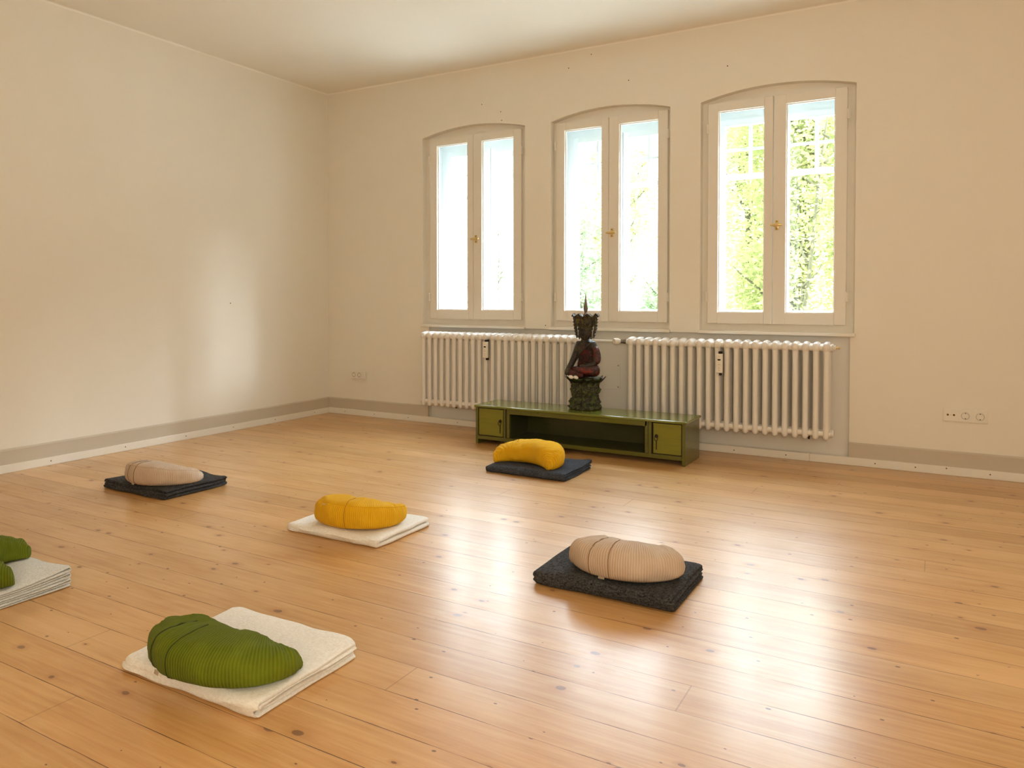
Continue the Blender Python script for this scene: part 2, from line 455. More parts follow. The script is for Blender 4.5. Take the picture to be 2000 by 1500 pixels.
bm = bmesh.new()
box(bm, -0.4, 0, FY, 0.0, -0.2, H)
vs = [bm.verts.new((0.0008, -1.151 + 0.005 * math.cos(t), 1.058 + 0.005 * math.sin(t))) for t in [2 * PI * k / 8 for k in range(8)]]
bm.faces.new(vs).material_index = 1
tag(obj('wall_left', bm, [M_wall, M_dark]), kind='structure')
bm = bmesh.new(); box(bm, RX, RX + 0.3, FY, 0.0, -0.2, H)
tag(obj('wall_right', bm, M_wall), kind='structure')
bm = bmesh.new(); box(bm, -0.3, RX + 0.3, FY - 0.3, FY, -0.2, H)
tag(obj('wall_front', bm, M_wall), kind='structure')
bm = bmesh.new(); box(bm, -0.0, RX, FY, 0.03, -0.2, 0.0)
tag(obj('floor', bm, M_floor), kind='structure')
# ceiling with softly rounded junction to the walls
bm = bmesh.new()
box(bm, -0.4, RX + 0.3, FY - 0.3, WT, H, H + 0.25)
RC, NSEG = 0.012, 4
for k in range(NSEG):
    a0, a1 = PI / 2 * k / NSEG, PI / 2 * (k + 1) / NSEG
    f = lambda a: (RC * (1 - math.cos(a)), H - RC * (1 - math.sin(a)))
    (d0, z0), (d1, z1) = f(a0), f(a1)
    e = 0.0005
    quad(bm, [(d0 + e, -d0 - e, z0 - e), (RX, -d0 - e, z0 - e), (RX, -d1 - e, z1 - e), (d1 + e, -d1 - e, z1 - e)][::-1])
    quad(bm, [(d0 + e, -d0 - e, z0 - e), (d0 + e, FY, z0 - e), (d1 + e, FY, z1 - e), (d1 + e, -d1 - e, z1 - e)])
bmesh.ops.remove_doubles(bm, verts=bm.verts, dist=0.0001)
tag(obj('ceiling', bm, M_ceil), kind='structure')

# skirting
def skirting(name, pieces, laths, screws, horiz):
    """prism profile band + lath"""
    bm = bmesh.new()
    for (a, b) in pieces:
        if horiz:
            pr = [(0, 0.05), (-0.012, 0.05), (-0.012, 0.140), (-0.004, 0.150), (0, 0.150)]
            ra = [bm.verts.new((a, y, z)) for y, z in pr]; rb = [bm.verts.new((b, y, z)) for y, z in pr]
        else:
            pr = [(0, 0.05), (0.012, 0.05), (0.012, 0.140), (0.004, 0.150), (0, 0.150)]
            ra = [bm.verts.new((x, a, z)) for x, z in pr]; rb = [bm.verts.new((x, b, z)) for x, z in pr]
        n = len(pr)
        for k in range(n): bm.faces.new((ra[k], ra[(k + 1) % n], rb[(k + 1) % n], rb[k]))
        bm.faces.new(ra); bm.faces.new(rb)
    for (a, b) in laths:
        if horiz: box(bm, a, b, -0.024, 0.0 if not (NX0 <= a) else 0.02, 0.0, 0.052, 0.003, mi=1)
        else: box(bm, 0, 0.024, a, b, 0.0, 0.052, 0.003, mi=1)
    for (s, z) in screws:
        n = 8; r = 0.0045
        if horiz: vs = [bm.verts.new((s + r * math.cos(-t), -0.0246, z + r * math.sin(-t))) for t in [2 * PI * k / n for k in range(n)]]
        else: vs = [bm.verts.new((0.0246, s + r * math.cos(t), z + r * math.sin(t))) for t in [2 * PI * k / n for k in range(n)]]
        bm.faces.new(vs).material_index = 2
    bmesh.ops.recalc_face_normals(bm, faces=bm.faces)
    return tag(obj(name, bm, [M_band, M_lath, M_screw]), kind='structure')
skirting('baseboard_back', [(0, NX0), (NX1, RX)], [(0, 2.3), (2.301, 4.35), (4.351, RX)],
         [(0.22, .028), (0.58, .028), (0.97, .028), (1.5, .027), (1.98, .03), (3.85, .025), (4.2, .027), (4.75, .028), (4.98, .03), (5.15, .042), (5.38, .03)], True)
skirting('baseboard_left', [(FY, 0)], [(FY, -0.024)],
         [(-0.22, .03), (-0.7, .03), (-1.15, .03), (-1.6, .028), (-2.1, .03), (-2.62, .028), (-3.2, .03)], False)

# ------------------------------------------------------------------ windows
def frame_bm(bm, x0, x1, z0, z1, y0, y1, l, r, b, t, bev=0.004):
    """rectangular frame with rails l r b t"""
    box(bm, x0, x0 + l, y0, y1, z0, z1, bev)
    box(bm, x1 - r, x1, y0, y1, z0, z1, bev)
    box(bm, x0 + l, x1 - r, y0 + 0.0005, y1 - 0.0005, z0, z0 + b, 0.0)
    box(bm, x0 + l, x1 - r, y0 + 0.0005, y1 - 0.0005, z1 - t, z1, 0.0)

for wi, (wl, wr, wc) in enumerate(WINS):
    W = empty('window_%d' % (wi + 1), (0, 0, 0)); tag(W, kind='structure')
    # fixed frame filling the arched opening
    bm = bmesh.new()
    yf, yb = 0.062, 0.115
    cl, cr, cb, ct = wc - 0.462, wc + 0.462, 0.918, 2.500
    box(bm, wl - 0.01, cl + 0.012, yf, yb, ZS - 0.01, 2.51)
    box(bm, cr - 0.012, wr + 0.01, yf, yb, ZS - 0.01, 2.51)
    box(bm, cl + 0.012, cr - 0.012, yf, yb, ZS - 0.01, cb + 0.012)
    for k in range(NA):
        a = wl + (wr - wl) * k / NA; c = wl + (wr - wl) * (k + 1) / NA
        zt0, zt1 = arch_z(wl, wr, a), arch_z(wl, wr, c); zb = 2.485; ya_ = yf + 0.0012
        quad(bm, [(a, ya_, zb), (c, ya_, zb), (c, ya_, zt1), (a, ya_, zt0)])
        quad(bm, [(a, yb - .001, zb), (a, yb - .001, zt0), (c, yb - .001, zt1), (c, yb - .001, zb)])
        quad(bm, [(a, ya_, zb), (a, yb - .001, zb), (c, yb - .001, zb), (c, ya_, zb)])
    obj('window_frame', bm, M_win, W)
    for s, (a, b, g0, g1) in enumerate([(cl, wc - 0.010, -0.388, -0.070), (wc - 0.0065, cr, 0.076, 0.386)]):
        bm = bmesh.new()
        frame_bm(bm, a, b, cb, ct, 0.034, 0.074, (wc + g0) - a, b - (wc + g1), 0.998 - cb, ct - 2.436)
        # glazing bead
        gx0, gx1 = wc + g0, wc + g1
        for q in ((gx0 - .004, gx0 + .006, .998, 2.436), (gx1 - .006, gx1 + .004, .998, 2.436)):
            box(bm, q[0], q[1], 0.056, 0.070, q[2], q[3])
        box(bm, gx0, gx1, 0.0562, 0.0698, .994, 1.004); box(bm, gx0, gx1, 0.0562, 0.0698, 2.430, 2.440)
        cs = obj('casement', bm, M_win, W)
        bm = bmesh.new(); box(bm, gx0, gx1, 0.062, 0.065, 1.0, 2.434)
        obj('glass_pane', bm, M_glass, cs)
        hx = cl - 0.004 if s == 0 else cr + 0.004
        for hz in (2.318, 1.108):
            bm = bmesh.new()
            lathe(bm, [(0.002, -0.036), (0.0065, -0.032), (0.0065, -0.001), (0.0078, 0.0), (0.0065, 0.001), (0.0065, 0.032), (0.002, 0.036)], 12)
            box(bm, -0.012, 0.012, 0.004, 0.010, -0.030, 0.030)
            obj('hinge', bm, M_win, cs, True, 40, loc=(hx, 0.026, hz))
    # handle on the right casement
    hb = empty('handle', (wc + 0.020, 0.034, 1.605), parent=W)
    bm = bmesh.new(); box(bm, -0.012, 0.012, -0.004, 0.0, -0.034, 0.034, 0.0035)
    for z in (-0.024, 0.024):
        tube(bm, [(0, -0.0055, z), (0, -0.004, z)], 0.004, 8, mi=1)
    obj('backplate', bm, [M_brass, M_screw], hb, True, 40)
    bm = bmesh.new()
    tube(bm, [(0, -0.004, 0), (0, -0.012, 0), (0, -0.024, 0)], 0.008, 12)
    n = 11
    tube(bm, [(-0.040 + 0.080 * k / (n - 1), -0.028, 0) for k in range(n)], 0.01, 14,
         radii=[0.003 + 0.0085 * math.sin(PI * (k + 0.4) / (n - 0.2)) ** 0.6 for k in range(n)])
    obj('lever', bm, M_brass, hb, True, 40)
    # sill board
    bm = bmesh.new(); box(bm, wl - 0.008, wr + 0.008, -0.028, 0.061, 0.846, 0.869, 0.004)
    obj('window_sill', bm, M_win, W)
    # outer window of the box window: stiles, transom, glazing bars
    bm = bmesh.new()
    y0, y1 = 0.315, 0.375
    box(bm, wl - .01, wl + 0.055, y0, y1, ZS, 2.58); box(bm, wr - 0.055, wr + .01, y0, y1, ZS, 2.58)
    box(bm, wl + .055, wr - .055, y0, y1, ZS, 0.935); box(bm, wl + .055, wr - .055, y0, y1, 2.43, 2.58)
    obj('outer_frame', bm, M_winout, W)
    for s in (-1, 1):
        a, b = (wl + 0.056, wc + 0.003) if s < 0 else (wc + 0.007, wr - 0.056)
        bm = bmesh.new()
        frame_bm(bm, a, b, 0.936, 2.429, 0.300, 0.345, 0.045, 0.045, 0.075, 0.045)
        box(bm, a + .045, b - .045, 0.302, 0.343, 1.985, 2.022)
        xm = (a + b) / 2
        box(bm, xm - 0.011, xm + 0.011, 0.306, 0.338, 2.022, 2.384)
        box(bm, a + .045, b - .045, 0.308, 0.336, 2.196, 2.214)
        cs = obj('outer_casement', bm, M_winout, W)
        bm = bmesh.new(); box(bm, a + .04, b - .04, 0.321, 0.324, 1.0, 2.39)
        obj('glass_pane', bm, M_glass, cs)

# ------------------------------------------------------------------ radiators
def section_bm(p):
    bm = bmesh.new()
    yf, yr = -0.148, -0.052
    ym = (yf + yr) / 2
    # columns
    for y in (yf, ym, yr):
        rings = []
        prof = [(0.003, 0.1725), (0.010, 0.175), (0.0165, 0.183), (0.0195, 0.197), (0.020, 0.215), (0.0192, 0.245), (0.0185, 0.28),
                (0.0185, 0.50), (0.0185, 0.70), (0.0192, 0.735), (0.021, 0.76), (0.024, 0.775)]
        lathe(bm, prof, 14, 0, y)
    # top header: rounded loaf running front to back
    def loaf(zc, rx, rz, y0, y1, m=10, seg=18):
        rings = []
        for k in range(m + 1):
            t = k / m
            y = y0 + (y1 - y0) * (0.5 - 0.5 * math.cos(PI * t))
            e = max(1 - (2 * t - 1) ** 6, 0.0)
            s = max(min(1, math.sin(PI * t) ** 0.45 if 0 < t < 1 else 0.05), 0.08)
            rings.append([bm.verts.new((rx * s * math.cos(q), y, zc + rz * s * math.sin(q))) for q in [2 * PI * j / seg for j in range(seg)]])
        for A, B in zip(rings, rings[1:]):
            for j in range(seg): bm.faces.new((A[j], A[(j + 1) % seg], B[(j + 1) % seg], B[j]))
        bm.faces.new(rings[0][::-1]); bm.faces.new(rings[-1])
    loaf(0.777, 0.0295, 0.038, yf - 0.027, yr + 0.024)
    loaf(0.213, 0.0225, 0.030, yf - 0.010, yr + 0.016)
    # hubs joining neighbours
    for z, r in ((0.775, 0.026), (0.213, 0.024)):
        tube(bm, [(-p / 2 + .0004, ym, z), (p / 2 - .0004, ym, z)], r, 16)
        tube(bm, [(-p / 2 + .0002, yf + 0.012, z), (p / 2 - .0002, yf + 0.012, z)], r * 0.82, 14)
    bmesh.ops.recalc_face_normals(bm, faces=bm.faces)
    return bm

def radiator(x0, x1, n, label):
    p = (x1 - x0) / n
    t = empty('column_radiator', ((x0 + x1) / 2, 0, 0.172)); tag(t, label, 'radiator')
    o0 = None
    for k in range(n):
        x = x0 + p * (k + 0.5) - (x0 + x1) / 2
        if o0 is None:
            o0 = obj('section', section_bm(p), M_rad, t, True, 50); o = o0
        else:
            o = o0.copy(); C.objects.link(o); o.parent = t
        o.location = (x, 0, -0.172)
    # wall brackets
    for s in (-1, 1):
        bm = bmesh.new(); xx = s * (x1 - x0) * 0.36
        xx = round(xx / p) * p + (p / 2 if n % 2 == 0 else p / 2)
        box(bm, xx - 0.006, xx + 0.006, -0.12, 0.029, 0.012, 0.022)
        box(bm, xx - 0.006, xx + 0.006, 0.018, 0.029, -0.03, 0.60)
        box(bm, xx - 0.006, xx + 0.006, -0.11, 0.029, 0.545, 0.553)
        obj('wall_bracket', bm, M_iron, t)
    return t, p
R1, p1 = radiator(1.205, 2.655, 23, 'white column radiator under the left and middle windows, behind the statue')
R2, p2 = radiator(3.088, 4.500, 22, 'white column radiator under the right window, behind the right end of the green bench')
# end plugs
bm = bmesh.new()
lathe(bm, [(0.0, 0), (0.026, 0), (0.026, 0.006), (0.016, 0.008), (0.016, 0.020), (0.0, 0.02)], 16, cap=False)
e = obj('end_plug', bm, M_rad, R2, True, 40, loc=(0.704, -0.1, 0.603)); e.rotation_euler = (0, PI / 2, 0)
bm = bmesh.new()
lathe(bm, [(0.0, 0), (0.006, 0), (0.006, 0.016), (0.010, 0.017), (0.010, 0.024), (0.004, 0.026), (0.0, 0.026)], 12, cap=False)
e = obj('bleed_valve', bm, M_brass, R2, True, 40, loc=(0.722, -0.1, 0.603)); e.rotation_euler = (0, PI / 2, 0)
bm = bmesh.new()
lathe(bm, [(0.0, 0), (0.024, 0), (0.024, 0.012), (0.0, 0.013)], 16, cap=False)
e = obj('end_plug', bm, M_rad, R2, True, 40, loc=(0.704, -0.1, 0.041)); e.rotation_euler = (0, PI / 2, 0)

def valve(loc, rot, label):
    t = empty('thermostatic_valve', loc); tag(t, label, 'valve', 'radiator valves between the radiators')
    t.rotation_euler = rot
    bm = bmesh.new()   # axis = local -Y
    prof = [(0.0, 0.058), (0.010, 0.058), (0.021, 0.055), (0.0245, 0.048), (0.0255, 0.030), (0.0245, 0.014), (0.019, 0.006), (0.016, 0.0), (0, 0)]
    m = bmesh.new()
    def fn(r, z, a):
        return (r * (1 + (0.035 * math.cos(12 * a) if 0.012 < z < 0.052 and r > 0.02 else 0)), z)
    lathe(bm, prof, 48, cap=False, fn=fn)
    bmesh.ops.rotate(bm, verts=bm.verts, cent=(0, 0, 0), matrix=Matrix.Rotation(PI / 2, 3, 'X'))
    obj('knob', bm, M_plastic, t, True, 40)
    bm = bmesh.new()
    for k in range(7):     # dial ticks around the face
        a = PI * (0.1 + k / 6 * 1.5)
        c, s = math.cos(a) * 0.0155, math.sin(a) * 0.0155
        box(bm, c - 0.0016, c + 0.0016, -0.0590, -0.0575, s - 0.0016, s + 0.0016)
    obj('dial_marks', bm, M_screw, t)
    return t
v1 = valve((2.668, -0.100, 0.775), (0, 0, math.radians(8)), 'round white thermostat knob at the right end of the left radiator, beside the statue')
v2 = valve((3.018, -0.100, 0.775), (0, 0, math.radians(-32)), 'round white thermostat knob on the dark connector at the left end of the right radiator')
for o in (v1, v2):
    pass
bm = bmesh.new()
tube(bm, [(2.654, -0.1, 0.775), (2.668, -0.1, 0.775), (2.70, -0.1, 0.775), (3.0, -0.1, 0.775), (3.02, -0.1, 0.775)], 0.010, 14)
tube(bm, [(2.672, -0.1, 0.775), (2.700, -0.1, 0.775)], 0.018, 14)
pipe = obj('connecting_pipe', bm, M_rad, None, True, 40)
tag(pipe, 'thin white pipe running between the two radiator valves behind the statue', 'pipe')
bm = bmesh.new()
tube(bm, [(3.028, -0.1, 0.775), (3.046, -0.1, 0.775)], 0.016, 6)
tube(bm, [(3.044, -0.1, 0.775), (3.088, -0.1, 0.775)], 0.011, 12)
tube(bm, [(3.050, -0.1, 0.775), (3.066, -0.1, 0.775)], 0.0185, 6)
obj('union_nut', bm, M_steel, R2, True, 30).location = (-3.794, 0, -0.172)

def meter(x, z, label):
    t = empty('heat_meter', (x, -0.175, z)); tag(t, label, 'heat meter', 'heat meters clipped to the radiators')
    bm = bmesh.new(); box(bm, -0.0215, 0.0215, -0.026, 0.0, -0.066, 0.066, 0.004)
    obj('housing', bm, M_plastic, t)
    bm = bmesh.new(); box(bm, -0.010, 0.010, -0.0268, -0.0255, 0.020, 0.030)
    obj('display', bm, M_display, t)
    for zz, w in ((0.046, .0055), (-0.034, .0055), (-0.050, .0055), (-0.010, .009)):
        bm = bmesh.new(); box(bm, -w, w, -0.0266, -0.0255, zz, zz + 0.0035)
        obj('printed_mark', bm, M_band, t)
    bm = bmesh.new(); box(bm, -0.006, 0.012, -0.020, 0.020, 0.066, 0.082); box(bm, -0.006, 0.006, 0.0, 0.03, -0.085, 0.07)
    obj('clip', bm, M_iron, t)
meter(1.888, 0.678, 'small white heat meter with black display on the left radiator')
meter(3.786, 0.650, 'small white heat meter with black display on the right radiator')

# access panel in the niche wall
t = empty('access_panel', (2.868, ND, 0.497)); tag(t, 'flush square cover plate screwed to the wall right of the statue', 'wall panel')
bm = bmesh.new(); box(bm, -0.105, 0.105, -0.004, 0.0, -0.100, 0.100, 0.001)
obj('cover_plate', bm, M_niche, t)
for sx in (-1, 1):
    for sz in (-1, 1):
        bm = bmesh.new(); lathe(bm, [(0, 0), (0.006, 0), (0.005, 0.003), (0, 0.003)], 10, cap=False)
        o = obj('screw', bm, M_steel, t, loc=(sx * 0.088, -0.0035, sz * 0.083)); o.rotation_euler = (PI / 2, 0, 0)

# ------------------------------------------------------------------ sockets
def schuko(parent, x, z=0, r=0.0195, y=-0.010):
    o = empty('socket_insert', (x, y, z), parent=parent)
    bm = bmesh.new()
    lathe(bm, [(0.023, 0.0), (0.0215, 0.0015), (r, 0.0015), (r - 0.001, -0.004), (0, -0.004)], 28, cap=False)
    bmesh.ops.rotate(bm, verts=bm.verts, cent=(0, 0, 0), matrix=Matrix.Rotation(PI / 2, 3, 'X'))
    obj('dish', bm, plastic_shade, o, True, 40)
    bm = bmesh.new()
    for sx in (-1, 1): tube(bm, [(sx * 0.0095, 0.0028, 0), (sx * 0.0095, 0.0040, 0)], 0.0029, 10)
    for sz in (-1, 1): box(bm, -0.003, 0.003, 0.001, 0.004, sz * 0.0165 - 0.0028, sz * 0.0165 + 0.0028)
    tube(bm, [(0, 0.0030, 0), (0, 0.0040, 0)], 0.0014, 8)
    obj('contact_holes', bm, M_dark, o)
plastic_shade = plain('socket_plastic_inner', (0.55, 0.51, 0.44, 1), 0.4, 80, 0.02, 0.01)

t = empty('socket_strip', (5.248, 0, 0.374)); tag(t, 'white three-gang wall plate, aerial socket beside two power sockets, near right edge', 'socket')
bm = bmesh.new(); box(bm, -0.119, 0.119, -0.008, 0.0, -0.041, 0.041, 0.003)
obj('surround', bm, M_plastic, t)
for k, x in enumerate((-0.0775, 0, 0.0775)):
    bm = bmesh.new(); box(bm, x - 0.0345, x + 0.0345, -0.0105, -0.0075, -0.0345, 0.0345, 0.001)
    # shadow joint
    obj('insert_plate', bm, M_plastic, t)
    if k > 0: schuko(t, x, 0, y=-0.0125)
bm = bmesh.new()
for sx in (-1, 1):
    tube(bm, [(-0.0775 + sx * 0.0165, -0.0135, 0.002), (-0.0775 + sx * 0.0165, -0.010, 0.002)], 0.0075, 16)
obj('aerial_port', bm, M_brass, t, True, 40)
bm = bmesh.new()
for sx in (-1, 1):
    tube(bm, [(-0.0775 + sx * 0.0165, -0.0140, 0.002), (-0.0775 + sx * 0.0165, -0.0134, 0.002)], 0.0058, 14)
tube(bm, [(-0.0775, -0.0115, 0.002), (-0.0775, -0.010, 0.002)], 0.002, 8)
obj('port_hole', bm, M_dark, t)

t = empty('double_socket', (0.380, 0, 0.382)); tag(t, 'small white double power socket on the wall near the room corner', 'socket')
bm = bmesh.new(); box(bm, -0.085, 0.085, -0.026, 0.0, -0.036, 0.036, 0.004)
obj('housing', bm, M_plastic, t)
for x in (-0.045, 0.022): schuko(t, x, 0, 0.0185, y=-0.0275)

# ------------------------------------------------------------------ green bench
B = empty('low_cabinet', (2.867, -0.44, 0)); tag(B, 'long low distressed green cabinet with two doors and open middle, under the statue', 'cabinet')
HB = 0.295
def bb(name, boxes, m, bev=0.003, parent=B):
    bm = bmesh.new()
    for q in boxes: box(bm, *q, bev)
    return obj(name, bm, m, parent)
fx0, fx1 = -0.808, 0.806
yF, yB = -0.170, 0.165
bb('top', [(fx0 - 0.006, fx1 + 0.012, yF - 0.012, yB, HB - 0.017, HB)], M_benchtop, 0.005)
bb('side_panel', [(fx0, fx0 + 0.022, yF, yB, 0.0, HB - 0.017)], M_bench)
bb('side_panel', [(fx1 - 0.022, fx1, yF, yB, 0.0, HB - 0.017)], M_bench)
bb('back_panel', [(fx0 + 0.022, fx1 - 0.022, yB - 0.012, yB, 0.045, HB - 0.017)], M_benchin, 0)
bb('bottom_shelf', [(fx0 + 0.022, fx1 - 0.022, yF + 0.004, yB - 0.012, 0.045, 0.060)], M_benchin, 0)
bb('bottom_rail', [(fx0 + 0.022, fx1 - 0.022, yF, yF + 0.02, 0.036, 0.064)], M_bench, 0.003)
bb('top_rail', [(-0.515, 0.548, yF, yF + 0.02, 0.243, HB - 0.017)], M_bench, 0.003)
bb('divider', [(-0.548, -0.535, yF + .03, yB - 0.012, 0.060, HB - 0.017)], M_benchin, 0)
bb('divider', [(0.575, 0.588, yF + .03, yB - 0.012, 0.060, HB - 0.017)], M_benchin, 0)
bb('stile', [(-0.562, -0.546, yF - 0.002, yF + 0.025, 0.064, HB - 0.017)], M_bench, 0.002)
bb('stile', [(-0.537, -0.513, yF, yF + 0.022, 0.064, HB - 0.017)], M_bench, 0.002)
bb('stile', [(0.531, 0.552, yF, yF + 0.022, 0.064, HB - 0.017)], M_bench, 0.002)
bb('stile', [(0.556, 0.578, yF - 0.003, yF + 0.025, 0.050, HB - 0.017)], M_bench, 0.002)
bb('joint_shadow', [(-0.547, -0.536, yF + 0.008, yF + 0.02, 0.064, HB - 0.018)], M_joint, 0)  # dark strips stand in for the shadow between the stiles
bb('joint_shadow', [(0.552, 0.556, yF + 0.006, yF + 0.02, 0.064, HB - 0.018)], M_joint, 0)
def door(x0, x1, hxx):
    bb('door_surround', [(x0 - 0.008, x1 + 0.008, yF + 0.012, yF + 0.018, 0.064, HB - 0.018)], M_joint, 0)
    d = bb('door', [(x0, x1, yF + 0.001, yF + 0.013, 0.070, HB - 0.024)], M_door, 0.002)
    bm = bmesh.new()
    lathe(bm, [(0, 0), (0.013, 0), (0.012, 0.003), (0.006, 0.005), (0.005, 0.012), (0.0, 0.013)], 16, cap=False)
    bmesh.ops.rotate(bm, verts=bm.verts, cent=(0, 0, 0), matrix=Matrix.Rotation(PI / 2, 3, 'X'))
    bmesh.ops.translate(bm, verts=bm.verts, vec=(hxx, yF + 0.001, 0.185))
    pts = [(hxx + 0.012 * math.sin(a), yF - 0.010, 0.170 + 0.015 * math.cos(a)) for a in [2 * PI * k / 18 for k in range(19)]]
    tube(bm, pts, 0.0022, 8)
    box(bm, hxx - 0.003, hxx + 0.003, yF - 0.002, yF + 0.001, 0.095, 0.155)
    obj('ring_handle', bm, M_iron, d, True, 40)
door(-0.778, -0.568, -0.592)
door(0.590, 0.780, 0.612)

# ------------------------------------------------------------------ statue
SX, SY, SZ = 2.872, -0.400, HB
S = empty('carved_statue', (SX, SY, SZ)); tag(S, 'dark carved wooden seated figure with tall crown on a mossy round pedestal', 'statue')
def nz(v, s): return noise.noise(Vector(v) * s)
def ped(r, z, a):
    k = 1.0
    if 0.02 < z < 0.215:
        q = Vector((math.cos(a) * r, math.sin(a) * r, z))
        k += 0.16 * noise.noise(q * 30) + 0.12 * noise.noise(q * 75) + 0.03 * math.cos(5 * a + 0.6)
        k -= 0.16 * math.exp(-((((a - 4.75) + PI) % (2 * PI) - PI) / 0.14) ** 2)
    elif z <= 0.02 or z < 0.03:
        k += 0.03 * math.cos(9 * a)
    return r * k, z
bm = bmesh.new()
prof = [(0.0, 0.0), (0.108, 0.0), (0.118, 0.008), (0.116, 0.022), (0.106, 0.032)] + \
       [(0.100 + 0.006 * math.sin(i / 23 * 4.4 * PI), 0.034 + 0.172 * i / 23) for i in range(24)] + \
       [(0.115, 0.214), (0.124, 0.220), (0.122, 0.227), (0.09, 0.228), (0.0, 0.228)]
lathe(bm, prof, 110, cap=False, fn=ped)
bmesh.ops.remove_doubles(bm, verts=bm.verts, dist=0.0002)
obj('pedestal', bm, M_ped, S, True)
bm = bmesh.new()      # lotus-leaf rim
for k in range(14):
    a = 2 * PI * k / 14 + 0.1
    d = Vector((math.cos(a), math.sin(a), 0)); s = Vector((-math.sin(a), math.cos(a), 0))
    rows = []
    for (rr, w, z) in ((0.108, 0.026, 0.200), (0.120, 0.028, 0.212), (0.132, 0.022, 0.224), (0.142, 0.012, 0.233), (0.150, 0.002, 0.240)):
        rows.append([bm.verts.new(d * rr + s * (w * q) + Vector((0, 0, z - 0.006 * abs(q)))) for q in (-1, -.5, 0, .5, 1)])
    for A, Bq in zip(rows, rows[1:]):
        for j in range(4): bm.faces.new((A[j], A[j + 1], Bq[j + 1], Bq[j]))
bmesh.ops.solidify(bm, geom=bm.faces[:], thickness=0.006)
obj('leaf_rim', bm, M_ped, S, True, 50)
# body: image-right = +x; faces the room (-y)
zb = 0.228
V = [(0, 0.01, zb + 0.045), (0, 0.012, zb + 0.10), (0, 0.010, zb + 0.165), (0, 0.008, zb + 0.225), (0, 0.006, zb + 0.262), (0, 0.0, zb + 0.285),   # 0-5 spine neck
     (-0.056, 0.008, zb + 0.238), (-0.078, 0.0, zb + 0.165), (-0.098, -0.030, zb + 0.100), (-0.112, -0.075, zb + 0.048), (-0.110, -0.092, zb + 0.018),     # 6-10 right arm reaching down
     (0.056, 0.008, zb + 0.238), (0.080, 0.004, zb + 0.160), (0.078, -0.030, zb + 0.098), (0.030, -0.072, zb + 0.088), (-0.010, -0.082, zb + 0.086)]      # 11-15 left arm in lap
E_ = [(0, 1), (1, 2), (2, 3), (3, 4), (4, 5), (3, 6), (6, 7), (7, 8), (8, 9), (9, 10), (3, 11), (11, 12), (12, 13), (13, 14), (14, 15)]
Rr = [(0.066, 0.05), (0.060, 0.046), (0.064, 0.050), (0.060, 0.044), 0.028, 0.026, 0.034, 0.027, 0.024, 0.020, 0.016, 0.034, 0.030, 0.026, 0.020, 0.016]
skin('body', V, E_, Rr, M_body, S)
# crossed legs and robe
V = [(0, 0.02, zb + 0.050), (0.072, -0.010, zb + 0.056), (0.106, -0.050, zb + 0.058), (0.050, -0.092, zb + 0.060), (-0.030, -0.098, zb + 0.066),
     (-0.070, -0.010, zb + 0.042), (-0.105, -0.055, zb + 0.036), (-0.050, -0.088, zb + 0.030), (0.030, -0.096, zb + 0.026)]
E_ = [(0, 1), (1, 2), (2, 3), (3, 4), (0, 5), (5, 6), (6, 7), (7, 8)]
Rr = [(0.06, 0.05), 0.050, 0.044, 0.030, 0.020, 0.044, 0.038, 0.028, 0.018]
skin('folded_legs', V, E_, Rr, M_robe, S)
bm = bmesh.new()      # robe over the left shoulder: open shell slightly outside the torso
rows = []
for i in range(13):
    z = zb + 0.075 + 0.172 * i / 12
    row = []
    for j in range(15):
        a = -PI * 0.72 + PI * 1.05 * j / 14            # from front-left round the +x side
        lo = 0.0
        rx = 0.074 + 0.014 * math.sin(i / 12 * PI * 0.9); ry = 0.054 + 0.006 * math.sin(i / 12 * PI)
        if i > 9: rx -= 0.010 * (i - 9); ry -= 0.004 * (i - 9)
        x = rx * math.cos(a); y = 0.008 + ry * math.sin(a)
        cut = -0.060 + 0.075 * (i / 12)               # diagonal neckline
        x = max(x, cut)
        w = 0.003 * math.sin(a * 9 + i * 0.6)
        row.append(bm.verts.new((x + w * math.cos(a), y - abs(w) * 0.5, z)))
    rows.append(row)
for A, Bq in zip(rows, rows[1:]):
    for j in range(14): bm.faces.new((A[j], A[j + 1], Bq[j + 1], Bq[j]))
bmesh.ops.solidify(bm, geom=bm.faces[:], thickness=-0.004)
obj('robe', bm, M_robe, S, True, 60)
V = [(0.058, 0.006, zb + 0.236), (0.086, 0.002, zb + 0.180), (0.094, -0.006, zb + 0.130), (0.086, -0.030, zb + 0.104)]
skin('robe_sleeve', V, [(0, 1), (1, 2), (2, 3)], [0.030, 0.034, 0.032, 0.026], M_robe, S)
# shoulder sash
bm = bmesh.new()
tube(bm, [(-0.058, -0.036, zb + 0.125), (-0.030, -0.050, zb + 0.165), (0.005, -0.050, zb + 0.205), (0.036, -0.034, zb + 0.243), (0.05, -0.006, zb + 0.262)], 0.006, 10,
     radii=[0.004, 0.006, 0.007, 0.007, 0.005])
obj('shoulder_sash', bm, M_body, S, True)
